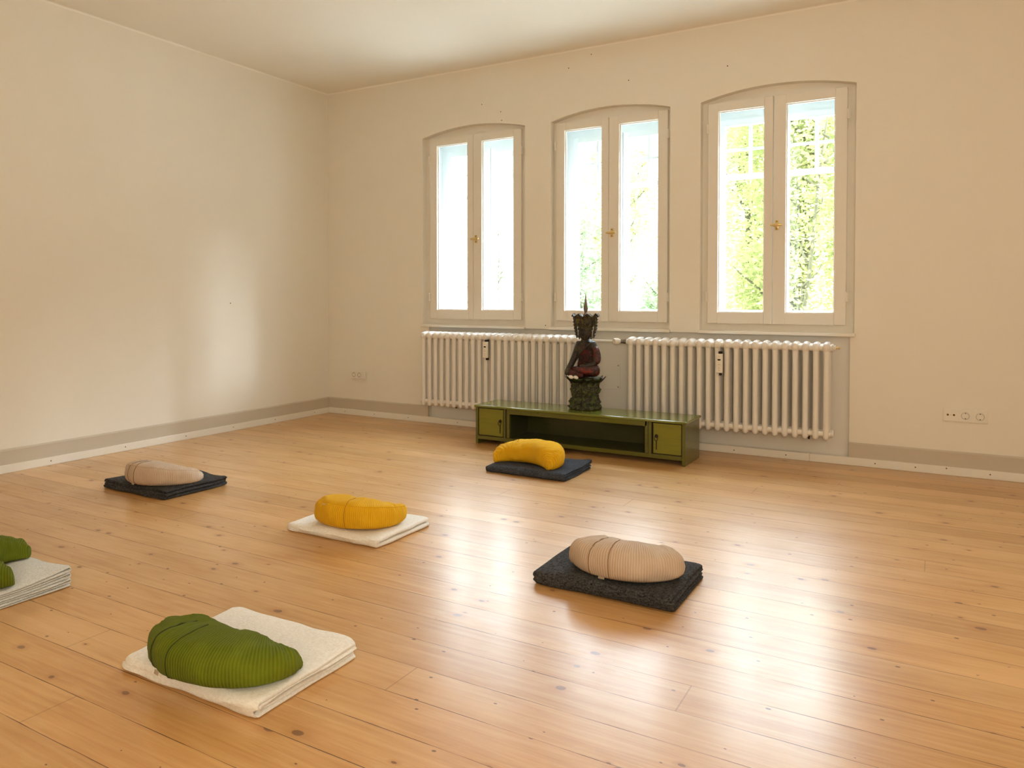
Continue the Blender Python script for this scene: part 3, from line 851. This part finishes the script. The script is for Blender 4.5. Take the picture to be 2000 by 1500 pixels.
# head
bm = bmesh.new()
hz = zb + 0.325
ellipsoid(bm, (0, -0.006, hz), (0.050, 0.050, 0.058), 28, 18)
for v in bm.verts:     # narrower chin, flatter face
    t = (v.co.z - hz) / 0.058
    if t < 0: v.co.x *= 1 + 0.22 * t
    if v.co.y < -0.03: v.co.y = -0.03 + (v.co.y + 0.03) * 0.75
tube(bm, [(0, -0.043, hz + 0.014), (0, -0.052, hz + 0.002), (0, -0.056, hz - 0.010), (0, -0.048, hz - 0.013)], 0.006, 8, radii=[0.004, 0.005, 0.008, 0.006])
for sx in (-1, 1):
    tube(bm, [(sx * 0.008, -0.045, hz + 0.018), (sx * 0.018, -0.047, hz + 0.023), (sx * 0.030, -0.038, hz + 0.017)], 0.002, 6)
    ellipsoid(bm, (sx * 0.017, -0.042, hz + 0.010), (0.0085, 0.004, 0.0036), 12, 8)
    tube(bm, [(sx * 0.044, -0.004, hz + 0.015), (sx * 0.048, -0.006, hz - 0.010), (sx * 0.046, -0.006, hz - 0.045)], 0.006, 8, radii=[0.007, 0.006, 0.005])
ellipsoid(bm, (0, -0.046, hz - 0.024), (0.013, 0.005, 0.0035), 12, 8)
ellipsoid(bm, (0, -0.045, hz - 0.030), (0.010, 0.005, 0.0032), 12, 8)
bmesh.ops.recalc_face_normals(bm, faces=bm.faces)
obj('head', bm, M_body, S, True)
# crown: band, flaring petals, side flanges
bm = bmesh.new()
cz = zb + 0.355
def cf(r, z, a):
    t = (z - cz) / 0.10
    pk = 0.0
    if t > 0.55: pk = 0.028 * (1 - abs(((a * 9 / (2 * PI)) % 1) * 2 - 1)) * (t - 0.55) / 0.45
    q = Vector((math.cos(a), math.sin(a), z * 8))
    return r * (1 + 0.05 * noise.noise(q * 3.2) + 0.05 * math.cos(9 * a)), z + pk - (0.010 if t > 0.9 else 0)
lathe(bm, [(0.046, cz - 0.012), (0.054, cz - 0.008), (0.055, cz + 0.004), (0.052, cz + 0.010), (0.064, cz + 0.024), (0.074, cz + 0.044), (0.071, cz + 0.052),
           (0.082, cz + 0.070), (0.094, cz + 0.090), (0.100, cz + 0.097), (0.088, cz + 0.095), (0.058, cz + 0.070), (0.030, cz + 0.062), (0, cz + 0.060)], 84, cap=False, fn=cf)
bmesh.ops.remove_doubles(bm, verts=bm.verts, dist=0.0002)
obj('crown', bm, M_crown, S, True, 50)
for sx in (-1, 1):
    bm = bmesh.new()
    N = 22; L_ = []; R_ = []
    for i in range(N + 1):
        t = i / N
        z = zb + 0.288 + 0.170 * t
        xc = 0.062 + 0.006 * math.sin(PI * t) + 0.022 * t
        w = 0.004 + 0.010 * math.sin(PI * (0.06 + 0.62 * t)) ** 0.7
        jag = 0.006 * (1 if i % 3 == 0 else 0)
        L_.append((xc - w * 0.7, z)); R_.append((xc + w * 0.7 + jag, z))
    ys = (-0.010, 0.006)
    rows = []
    for (l, r) in zip(L_, R_):
        rows.append([bm.verts.new((sx * l[0], ys[0], l[1])), bm.verts.new((sx * (l[0] + r[0]) / 2, ys[0] - 0.008, r[1])), bm.verts.new((sx * r[0], ys[0], r[1])),
                     bm.verts.new((sx * r[0], ys[1], r[1])), bm.verts.new((sx * l[0], ys[1], l[1]))])
    for A, Bq in zip(rows, rows[1:]):
        for j in range(5): bm.faces.new((A[j], A[(j + 1) % 5], Bq[(j + 1) % 5], Bq[j]))
    bm.faces.new(rows[0]); bm.faces.new(rows[-1])
    bmesh.ops.recalc_face_normals(bm, faces=bm.faces)
    obj('ear_flange', bm, M_crown, S, True, 40)
bm = bmesh.new()
z0 = cz + 0.058
lathe(bm, [(0.040, z0), (0.034, z0 + 0.020), (0.022, z0 + 0.034), (0.018, z0 + 0.040), (0.020, z0 + 0.046), (0.012, z0 + 0.052), (0.009, z0 + 0.060), (0.013, z0 + 0.072),
           (0.0165, z0 + 0.085), (0.014, z0 + 0.105), (0.009, z0 + 0.135), (0.005, z0 + 0.165), (0.002, z0 + 0.196)], 24)
obj('spire', bm, M_spire, S, True, 60)
for (x, y, lab) in ((-0.055, -0.128, 'white pebble on the front rim of the statue pedestal, left of the pair'),
                    (-0.016, -0.132, 'white pebble on the front rim of the statue pedestal, right of the pair')):
    bm = bmesh.new(); ellipsoid(bm, (0, 0, 0), (0.019, 0.015, 0.013), 20, 14)
    for v in bm.verts: v.co += Vector((0.0012, 0, 0.001)) * noise.noise(v.co * 60)
    o = obj('pebble', bm, M_stone, None, True, loc=(SX + x, SY + y, SZ + 0.240)); o.rotation_euler = (0.1, 0.25, 0.3)
    tag(o, lab, 'stone', 'white pebbles on the pedestal')

# ------------------------------------------------------------------ folded blankets
def blanket(name, X0, X1, Y0, Y1, hgt, layers, mat, label, seed, rz=0.0, amp=1.0, gap=0.12, fold='front', curl=0.0, flare=0.0, mid=0.0):
    """strip folded back and forth; the fold loops face the room, the cut ends show on the right"""
    L, D = X1 - X0, Y1 - Y0
    t = (hgt - mid) / layers
    th = t * (1 - gap)
    yb, yf = D / 2 - t, -D / 2 + hgt / 2
    path = []
    def arc(cy, cz, r, s, up):    # half circle around (cy,cz), s=-1 front, +1 back
        n = 9 if r > 0.012 else 5
        for k in range(1, n):
            a = PI * k / n
            path.append((cy + s * r * math.sin(a), cz - up * r * math.cos(a)))
    def run(ya, yb_, z, n=14):
        for k in range(n + 1): path.append((ya + (yb_ - ya) * k / n, z))
    zs = [t * (i + 0.5) + (mid if i >= layers / 2 else 0) for i in range(layers)]
    if fold == 'wrap':            # outer wrap round inner folds
        run(yb, yf, zs[0]); arc(yf, hgt / 2, hgt / 2 - t / 2, -1, 1); run(yf, yb, zs[-1])
        order = list(range(layers - 2, 0, -1)); y_back, y_front = yb, yf - 0.0
        prev = zs[-1]; atback = True
        for i in order:
            z = zs[i]
            r = abs(prev - z) / 2
            if atback:
                arc(yb, (prev + z) / 2, r, 1, -1); run(yb, yf, z)
            else:
                arc(yf, (prev + z) / 2, r, -1, -1); run(yf, yb, z)
            atback = not atback; prev = z
    else:                         # zig-zag
        front = True
        ff = -D / 2 + t
        run(yb, ff, zs[0])
        for i in range(1, layers):
            r = t / 2
            if front: arc(ff, (zs[i - 1] + zs[i]) / 2, r, -1, 1); run(ff, yb, zs[i])
            else: arc(yb, (zs[i - 1] + zs[i]) / 2, r, 1, 1); run(yb, ff, zs[i])
            front = not front
    P = [Vector((0, y, z)) for y, z in path]
    n = len(P)
    loop = []
    def nor(i):
        d = (P[min(i + 1, n - 1)] - P[max(i - 1, 0)]).normalized()
        return Vector((0, -d.z, d.y))
    NX = 46
    bm = bmesh.new()
    rings = []
    rs = random.Random(seed)
    so = Vector((rs.random() * 50, rs.random() * 50, 0))
    for k in range(NX + 1):
        u = k / NX
        s = 0.5 - 0.5 * math.cos(PI * u); s = 0.35 * s + 0.65 * u
        x = -L / 2 + L * s
        edge = min(s, 1 - s) * L
        thk = th * (0.45 + 0.55 * min(1, math.sqrt(max(edge, 0) / 0.006))) if edge < 0.006 else th
        ring = []
        for side in (1, -1):
            rng = range(n) if side > 0 else range(n - 1, -1, -1)
            for i in rng:
                q = P[i] + nor(i) * (thk / 2) * side
                hf = q.z / hgt
                yy, zz = q.y, q.z
                # slack: lumps in height, uneven edges, layer ends not flush
                lump = noise.noise(Vector((x * 5, yy * 5, 0)) + so) * 0.006 * amp
                und = noise.noise(Vector((x * 9, hf * 3, 4)) + so) * 0.006 * amp
                zz = zz + lump * hf + abs(noise.noise(Vector((x * 3.2, 9, 1)) + so)) * 0.004 * amp * hf * (1 if yy < 0 else .4)
                zz *= 1 - 0.16 * max(0, 1 - edge / 0.05) ** 2 * (1 if s < .5 else 0.35)
                yy += und * (1 if abs(yy) > D / 2 - 0.06 else 0.3)
                lay = int(min(layers - 1, max(0, q.z / t)))
                xo = x + (noise.noise(Vector((yy * 6, lay * 3.1, 7)) + so) * 0.007 + noise.noise(Vector((lay * 5.7, 1.3, 2)) + so) * 0.006) * amp * (abs(x) / (L / 2)) ** 3
                # rounded plan corners
                cy = (abs(yy) - (D / 2 - 0.03)) / 0.03; cx = (abs(x) - (L / 2 - 0.03)) / 0.03
                if cx > 0 and cy > 0: yy -= math.copysign(0.010 * cx * cy, yy)
                if curl and x > 0: zz += curl * (x / (L / 2)) ** 6 * hf
                if flare: zz += flare * max(0, (yy + D * 0.1) / (D * .6)) ** 2 * (x / (L / 2)) ** 4 * hf if x > 0 else 0
                ring.append(bm.verts.new((xo, yy, max(zz, 0.0006))))
        rings.append(ring)
    m = len(rings[0])
    for A, Bq in zip(rings, rings[1:]):
        for j in range(m): bm.faces.new((A[j], A[(j + 1) % m], Bq[(j + 1) % m], Bq[j]))
    for ring in (rings[0], rings[-1]):   # end caps as strips
        for i in range(n - 1):
            a, b, c, d = ring[i], ring[i + 1], ring[2 * n - 2 - i], ring[2 * n - 1 - i]
            bm.faces.new((a, b, c, d))
    bmesh.ops.recalc_face_normals(bm, faces=bm.faces)
    o = obj(name, bm, mat, None, True, 60, loc=((X0 + X1) / 2, (Y0 + Y1) / 2, 0.0005), rz=rz)
    tag(o, label, 'blanket')
    return o

# ------------------------------------------------------------------ crescent cushions
def cushion(cx, cy, z0, rz, mat, cat_label, A=0.155, Bc=0.13, w0=0.088, h=0.125, span=92, hl=1.0, hr=0.8, seed=1,
            seams=(-0.36,), tagpos=None, tip=(0.45, 0.30), piping=True, lean=0.0, tilt=0.0, blunt=3.2, tipup=0.0):
    """horns point to local +Y, belly to local -Y"""
    T = empty('crescent_cushion', (cx, cy, z0), rz); tag(T, cat_label, 'cushion')
    if tilt: T.rotation_euler = (0, tilt, rz)
    rs = random.Random(seed); so = Vector((rs.random() * 40, rs.random() * 40, rs.random() * 9))
    NS, NC = 96, 44
    def centre(s):
        a = math.radians(span) * s
        return Vector((A * math.sin(a), -Bc * math.cos(a) + Bc * 0.5, 0)), Vector((A * math.cos(a), Bc * math.sin(a), 0)).normalized()
    def dims(s):
        tipf = tip[0] if s < 0 else tip[1]
        e = max(0.0, 1 - abs(s) ** (blunt if s < 0 else 3.2)) ** 0.5
        w = w0 * ((1 - tipf) + tipf * (1 - s * s)) * max(e, 0.10)
        hs = hl + (1.0 - hl) * (1 + s) if s < 0 else 1.0 + (hr - 1.0) * s
        hh = h * hs * (0.30 + 0.70 * max(0.0, 1 - abs(s) ** 4.5) ** 0.5)
        return w, hh
    def pt(s, c, off=0.0):
        p, tg = centre(s); nrm = Vector((tg.y, -tg.x, 0))     # outward (belly side)
        w, hh = dims(s)
        pw = 2 / 3.6
        cc, ss = math.cos(c), math.sin(c)
        n_ = (w + off) * math.copysign(abs(cc) ** pw, cc)
        z_ = (hh / 2 + off) * math.copysign(abs(ss) ** pw, ss)
        bulge = 0.010 * (1 - abs(ss)) * (1 if cc > 0 else 0.4)
        n_ += bulge * (1 if cc > 0 else -1)
        if ss > 0: z_ += 0.010 * (1 - min(1, abs(n_) / (w + .02)) ** 2) * max(0, 1 - s ** 4)
        zc = hh / 2
        # gathers near the horns and slack creases
        g = 0.0036 * math.sin(s * 55 + 3 * noise.noise(Vector((s * 3, c, 0)) + so)) * max(0, abs(s) - 0.45) * 2.2 * (0.3 + 0.7 * (ss > 0.2))
        q = p + nrm * n_ + Vector((0, 0, zc + z_))
        cr = noise.noise(q * 13 + so) * 0.008 + noise.noise(q * 30 + so) * 0.0035
        rd = 1 - abs(noise.noise(Vector((q.x * 17, q.y * 17, q.z * 9)) + so * 1.7)) * 2      # sharp slack folds
        cr -= 0.0055 * max(0, rd - 0.55) / 0.45 * (0.25 + 0.75 * max(0, ss)) * (0.5 + abs(s))
        k = 1.0 if ss > -0.5 else 0.25
        q += (nrm * cc * 0.9 + Vector((0, 0, ss * 0.8))) * (cr * k + g)
        # crease on inner upper side
        if cc < 0 and ss > 0: q.z -= 0.010 * math.exp(-(s / 0.25) ** 2) * (-cc)
        q.x += lean * (q.z / h)
        if tipup and s > 0: q.z += tipup * s ** 5
        q.z = max(q.z, 0.001)
        return q
    bm = bmesh.new(); uvl = bm.loops.layers.uv.new('UVMap')
    rings = []; arc = [0.0]
    ss_ = [-1 + 2 * (0.5 - 0.5 * math.cos(PI * (0.03 + 0.94 * i / NS))) for i in range(NS + 1)]
    mx = ss_[-1]; ss_ = [q / mx * 0.999 for q in ss_]
    for i, s in enumerate(ss_):
        rings.append([bm.verts.new(pt(s, 2 * PI * j / NC)) for j in range(NC)])
        if i: arc.append(arc[-1] + (centre(s)[0] - centre(ss_[i - 1])[0]).length)
    for i in range(NS):
        for j in range(NC):
            f = bm.faces.new((rings[i][j], rings[i][(j + 1) % NC], rings[i + 1][(j + 1) % NC], rings[i + 1][j]))
            for lp, (u, v) in zip(f.loops, ((arc[i], j), (arc[i], j + 1), (arc[i + 1], j + 1), (arc[i + 1], j))):
                lp[uvl].uv = (u, v / NC * 0.4)
    for r in (rings[0], rings[-1]):
        f = bm.faces.new(r)
        for lp in f.loops: lp[uvl].uv = (0, 0)
    bmesh.ops.recalc_face_normals(bm, faces=bm.faces)
    obj('cover', bm, mat, T, True)
    for sm in seams:
        bm = bmesh.new()
        tube(bm, [pt(sm, -1.0 + 2.7 * k / 30, 0.0004) for k in range(31)], 0.0019, 6)
        obj('seam', bm, seam_mats[mat.name], T, True)
    if piping:
        bm = bmesh.new()
        tube(bm, [pt(-0.93 + 1.8 * k / 60, 0.80, 0.0004) for k in range(61)], 0.0020, 6)
        obj('piping', bm, mat, T, True)
    if tagpos:
        s, c, wd, ht = tagpos
        p0 = pt(s, c); p, tg = centre(s); nrm = Vector((tg.y, -tg.x, 0))
        bm = bmesh.new()
        a0 = p0 + nrm * 0.0045
        vs = []
        for (du, dv) in ((-1, -1), (1, -1), (1, 1), (-1, 1)):
            vs.append(bm.verts.new(a0 + tg * du * wd / 2 + Vector((0, 0, dv * ht / 2)) + nrm * (0.003 if dv < 0 else 0)))
        f = bm.faces.new(vs)
        bmesh.ops.solidify(bm, geom=[f], thickness=0.0015)
        obj('label_tag', bm, M_tag, T)
    return T
seam_mats = {'green_corduroy': plain('green_seam', (0.03, 0.045, 0.003, 1), 0.9),
             'beige_corduroy': plain('beige_seam', (0.26, 0.16, 0.09, 1), 0.9),
             'yellow_corduroy': plain('yellow_seam', (0.42, 0.20, 0.004, 1), 0.9)}

D2R = math.radians
# near green on cream
blanket('folded_blanket', 3.008, 3.565, -4.058, -3.640, 0.050, 4, M_bwhite, 'cream wool blanket folded flat on the floor under the nearest green cushion', 11, 0, 2.0, 0.05, 'wrap', mid=0.005)
cushion(3.337, -3.945, 0.052, D2R(8), M_green, 'dark green corduroy crescent cushion on the cream blanket in the foreground',
        A=0.188, Bc=0.115, w0=0.094, h=0.106, hl=1.06, hr=0.70, seed=3, seams=(-0.17, -0.40), tagpos=(-0.30, -0.45, 0.024, 0.012), tip=(0.18, 0.35), blunt=4.5, piping=False)
# beige on charcoal, right
blanket('folded_blanket', 3.752, 4.305, -2.872, -2.462, 0.056, 4, M_bdark, 'thick charcoal wool blanket folded on the floor at right under a beige cushion', 21, 0, 1.5, 0.08, 'wrap', mid=0.005)
cushion(4.084, -2.705, 0.058, D2R(10), M_beige, 'beige corduroy crescent cushion on the dark blanket at right, nearest of the beige ones',
        A=0.158, Bc=0.112, w0=0.085, h=0.120, hl=1.0, hr=0.86, seed=5, seams=(-0.14, -0.38), tagpos=(-0.24, -0.80, 0.026, 0.010), tip=(0.05, 0.28), blunt=7, piping=False)
# yellow on cream, middle
blanket('folded_blanket', 2.425, 2.972, -2.862, -2.440, 0.042, 2, M_bwhite, 'cream blanket folded once on the floor under the middle yellow cushion', 31, 0, 1.9, 0.05, 'zig', mid=0.003)
cushion(2.758, -2.690, 0.046, D2R(22), M_yellow, 'mustard yellow corduroy crescent cushion on the cream blanket in the middle of the floor',
        A=0.172, Bc=0.130, w0=0.084, h=0.120, hl=1.05, hr=0.66, seed=8, seams=(-0.10,), tip=(0.05, 0.80), tagpos=(-0.42, 0.62, 0.022, 0.004), blunt=5, tipup=0.022)
# yellow near the altar (turned round)
blanket('folded_blanket', 2.610, 3.165, -1.372, -0.945, 0.044, 4, M_bblue, 'slate grey blanket folded on the floor in front of the green cabinet', 41, 0, 1.6, 0.14, 'wrap', flare=0.022, mid=0.003)
cushion(2.835, -1.215, 0.046, D2R(176), M_yellow, 'yellow crescent cushion on the slate blanket in front of the green cabinet',
        A=0.198, Bc=0.150, w0=0.105, h=0.134, hl=0.95, hr=0.70, seed=12, seams=(0.35,), tip=(0.25, 0.70), tagpos=None)
# beige on charcoal, left
blanket('folded_blanket', 0.900, 1.462, -2.815, -2.385, 0.050, 3, M_bdark, 'charcoal blanket folded on the floor near the left wall under a beige cushion', 55, D2R(0), 2.6, 0.10, 'zig', curl=0.006)
cushion(1.272, -2.665, 0.052, D2R(24), M_beige, 'beige corduroy crescent cushion near the left wall, farthest of the beige ones',
        A=0.176, Bc=0.120, w0=0.082, h=0.112, hl=1.08, hr=0.55, seed=16, seams=(-0.30, -0.46), tip=(0.1, 0.75), tagpos=(-0.38, -0.8, 0.024, 0.008), blunt=5)
# green on grey, left edge
blanket('folded_blanket', 1.670, 2.232, -4.175, -3.745, 0.062, 7, M_bgrey, 'pale grey thin blanket folded in many layers at the left edge of the photo', 61, 0, 1.3, 0.28, 'zig', flare=0.022)
cushion(2.015, -3.950, 0.066, D2R(-36), M_green, 'bright green crescent cushion on the grey blanket, cut by the left edge of the photo',
        A=0.160, Bc=0.160, w0=0.082, h=0.105, hl=0.9, hr=0.9, seed=19, seams=(0.3,), tip=(0.3, 0.3), span=104, piping=False)

# ------------------------------------------------------------------ outside
bm = bmesh.new(); box(bm, -30, 30, WT + 0.02, 40, -0.9, -0.6)
tag(obj('ground', bm, M_ground), kind='structure')

def tree(name, cx, cy, zg, trunk_h, crown, nleaf, mat, leaf, label, seed, group=None, nb=14, lean=(0, 0), tr=1.0):
    T = empty(name, (cx, cy, zg)); tag(T, label, 'tree' if 'tree' in name else 'bush', group)
    rs = random.Random(seed)
    crx, cry, z0, z1 = crown
    bm = bmesh.new()
    tube(bm, [(lean[0] * t + 0.08 * math.sin(t * 5), lean[1] * t, trunk_h * t) for t in [i / 8 for i in range(9)]], 0.1, 10,
         radii=[0.13 * tr * (1 - 0.7 * i / 8) * min(1, trunk_h / 4) for i in range(9)])
    tips = []
    for b in range(nb):
        t = 0.25 + 0.7 * b / nb
        p = Vector((lean[0] * t, lean[1] * t, trunk_h * t)); a = rs.random() * 2 * PI
        d = Vector((math.cos(a), math.sin(a) * .8, 0.55 + rs.random() * 0.6)).normalized()
        ln = crx * (0.5 + rs.random() * 0.6)
        pts = [p]
        for k in range(5):
            d = (d + Vector((rs.uniform(-.3, .3), rs.uniform(-.3, .3), rs.uniform(-.15, .25)))).normalized()
            pts.append(pts[-1] + d * ln / 5)
        tube(bm, pts, 0.03, 6, radii=[0.045 * max(tr, .5) * (1 - 0.16 * k) * min(1, trunk_h / 4) for k in range(6)])
        tips += pts[2:]
    obj('trunk', bm, M_bark, T, True)
    me_v, me_f = [], []
    clumps = [(tp, 0.25 + rs.random() * 0.35) for tp in tips]
    for _ in range(int(nleaf / 110)):
        a = rs.random() * 2 * PI; r = math.sqrt(rs.random()); z = z0 + (z1 - z0) * rs.random()
        k = math.sin(PI * min(max((z - z0) / (z1 - z0), 0.06), 0.94)) ** 0.5
        clumps.append((Vector((crx * r * k * math.cos(a), cry * r * k * math.sin(a), z)), 0.22 + rs.random() * 0.4))
    for _ in range(nleaf):
        c, rad = clumps[rs.randrange(len(clumps))]
        g3 = lambda q: max(-1.4, min(1.4, rs.gauss(0, 1))) * rad * q
        p = c + Vector((g3(.6), g3(.6), g3(.5)))
        p.x = max(-crx, min(crx, p.x)); p.y = max(-cry, min(cry, p.y))
        if p.z < 0.02: p.z = 0.02 + rs.random() * 0.2
        u = Vector((rs.gauss(0, 1), rs.gauss(0, 1), rs.gauss(0, .6))).normalized()
        v = u.cross(Vector((rs.gauss(0, 1), rs.gauss(0, 1), rs.gauss(0, 1)))).normalized()
        s = leaf * (0.6 + rs.random() * 0.8)
        i = len(me_v)
        me_v += [p - u * s, p + v * s * 0.45 , p + u * s, p - v * s * 0.45]
        me_f.append((i, i + 1, i + 2, i + 3))
    me = bpy.data.meshes.new('foliage'); me.from_pydata([tuple(q) for q in me_v], [], me_f); me.materials.append(mat)
    o = bpy.data.objects.new('foliage', me); C.objects.link(o); o.parent = T
    return T
G = -0.6
tree('tree', 2.75, 8.2, G, 5.0, (1.45, 1.2, 0.8, 5.6), 22000, M_leafy, 0.050, 'yellow-green spring tree outside, behind the right window', 101, nb=20, lean=(0.6, 0))
tree('tree', 1.0, 13.5, G, 6.0, (2.0, 1.5, 1.0, 7.5), 14000, M_leafy, 0.07, 'farther yellow-green tree outside, at the left side of the right window', 103, nb=18)
tree('tree', -2.9, 14.5, G, 5.0, (1.7, 1.4, 2.0, 6.0), 6000, M_leafy, 0.06, 'pale thin tree outside, behind the right pane of the middle window', 104, nb=16)
tree('ivy_column', -1.35, 8.6, G, 3.4, (0.55, 0.5, 0.3, 4.3), 6500, M_leafg, 0.045, 'dark green ivy-like bush outside, behind the left pane of the middle window', 105)
tree('ivy_column', -3.35, 8.6, G, 3.2, (0.5, 0.5, 0.3, 3.8), 2300, M_leafg, 0.045, 'sparse green bush outside, at the right edge of the left window', 106)
tree('shrub', 0.1, 9.8, G, 1.8, (0.8, 0.6, 0.2, 2.4), 4000, M_leafg, 0.05, 'low pale shrub outside, at the bottom of the middle window', 107)

tree('sapling_tree', 3.05, 6.3, G, 4.6, (0.55, 0.5, 2.6, 5.0), 1100, M_leafy, 0.045, 'slender leaning tree with bare branches outside, in the right pane of the right window', 111, nb=9, lean=(0.75, 0), tr=0.3)

# ------------------------------------------------------------------ light
wd = bpy.data.worlds.new('sky'); bpy.context.scene.world = wd; wd.use_nodes = True
nt = wd.node_tree; nt.nodes.clear()
out = nt.nodes.new('ShaderNodeOutputWorld'); bg = nt.nodes.new('ShaderNodeBackground')
tc = nt.nodes.new('ShaderNodeTexCoord'); sx = nt.nodes.new('ShaderNodeSeparateXYZ'); nt.links.new(tc.outputs['Generated'], sx.inputs[0])
mr = nt.nodes.new('ShaderNodeMapRange'); mr.interpolation_type = 'SMOOTHSTEP'
nt.links.new(sx.outputs[2], mr.inputs[0]); mr.inputs[1].default_value = 0.21; mr.inputs[2].default_value = 0.46
mr.inputs[3].default_value = 3.6; mr.inputs[4].default_value = 30.0
cr = nt.nodes.new('ShaderNodeValToRGB'); nt.links.new(sx.outputs[2], cr.inputs[0])
cr.color_ramp.elements[0].position = 0.0; cr.color_ramp.elements[0].color = (1.0, 1.0, 0.98, 1)
cr.color_ramp.elements[1].position = 0.6; cr.color_ramp.elements[1].color = (0.78, 0.89, 1.0, 1)
nt.links.new(cr.outputs[0], bg.inputs[0]); nt.links.new(mr.outputs[0], bg.inputs[1]); nt.links.new(bg.outputs[0], out.inputs[0])

for wl, wr, wc in WINS:      # portals guide sky light through the windows
    l = bpy.data.lights.new('sky_portal', 'AREA'); l.shape = 'RECTANGLE'; l.size = 1.0; l.size_y = 1.66; l.cycles.is_portal = True
    o = bpy.data.objects.new('sky_portal', l); C.objects.link(o); o.location = (wc, WT + 0.01, 1.70); o.rotation_euler = (-PI / 2, 0, 0)

def area(name, loc, target, sx_, sy_, power, col):
    l = bpy.data.lights.new(name, 'AREA'); l.shape = 'RECTANGLE'; l.size = sx_; l.size_y = sy_; l.energy = power; l.color = col
    o = bpy.data.objects.new(name, l); C.objects.link(o); o.location = loc
    o.rotation_euler = (Vector(target) - Vector(loc)).to_track_quat('-Z', 'Y').to_euler()
    return o
area('bounce_fill', (5.6, -6.7, 1.7), (3.4, -3.2, 3.05), 1.6, 1.0, 78, (1.0, 0.84, 0.60))  # added fill behind the camera, aimed up to bounce off the ceiling
area('side_fill', (7.1, -3.2, 1.9), (2.5, -2.6, 1.0), 1.4, 1.4, 12, (1.0, 0.92, 0.80))  # added weak fill from the right; wall_right has no window
sun = bpy.data.lights.new('hazy_sun', 'SUN'); sun.energy = 5.6; sun.angle = D2R(14); sun.color = (0.88, 0.94, 1.0)
so = bpy.data.objects.new('hazy_sun', sun); C.objects.link(so)
so.rotation_euler = Vector((-1.0, -0.85, -0.525)).to_track_quat('-Z', 'Y').to_euler()

# ------------------------------------------------------------------ camera
cam = bpy.data.cameras.new('camera'); co = bpy.data.objects.new('camera', cam); C.objects.link(co)
f_px, shy, yaw, pitch, roll = 1463.1, -137.177, 0.517838, -0.020873, 0.000168
cam.sensor_width = 36; cam.lens = f_px * 36 / 2000; cam.shift_y = shy / 2000; cam.clip_start = 0.02; cam.clip_end = 200
cy_, sy_ = math.cos(yaw), math.sin(yaw)
fw = Vector((-sy_ * math.cos(pitch), cy_ * math.cos(pitch), math.sin(pitch)))
r = Vector((cy_, sy_, 0)); u = r.cross(fw)
M = Matrix((r, u, -fw)).transposed().to_4x4()
M.translation = Vector((5.09829, -5.38769, 1.1))
co.matrix_world = M
bpy.context.scene.camera = co

sc = bpy.context.scene
sc.view_settings.view_transform = 'Standard'
sc.view_settings.look = 'None'
sc.view_settings.exposure = 0.06
sc.cycles.use_denoising = True
sc.cycles.max_bounces = 10
sc.cycles.diffuse_bounces = 6
sc.cycles.transparent_max_bounces = 12
sc.cycles.sample_clamp_indirect = 40.0
sc.cycles.caustics_reflective = True
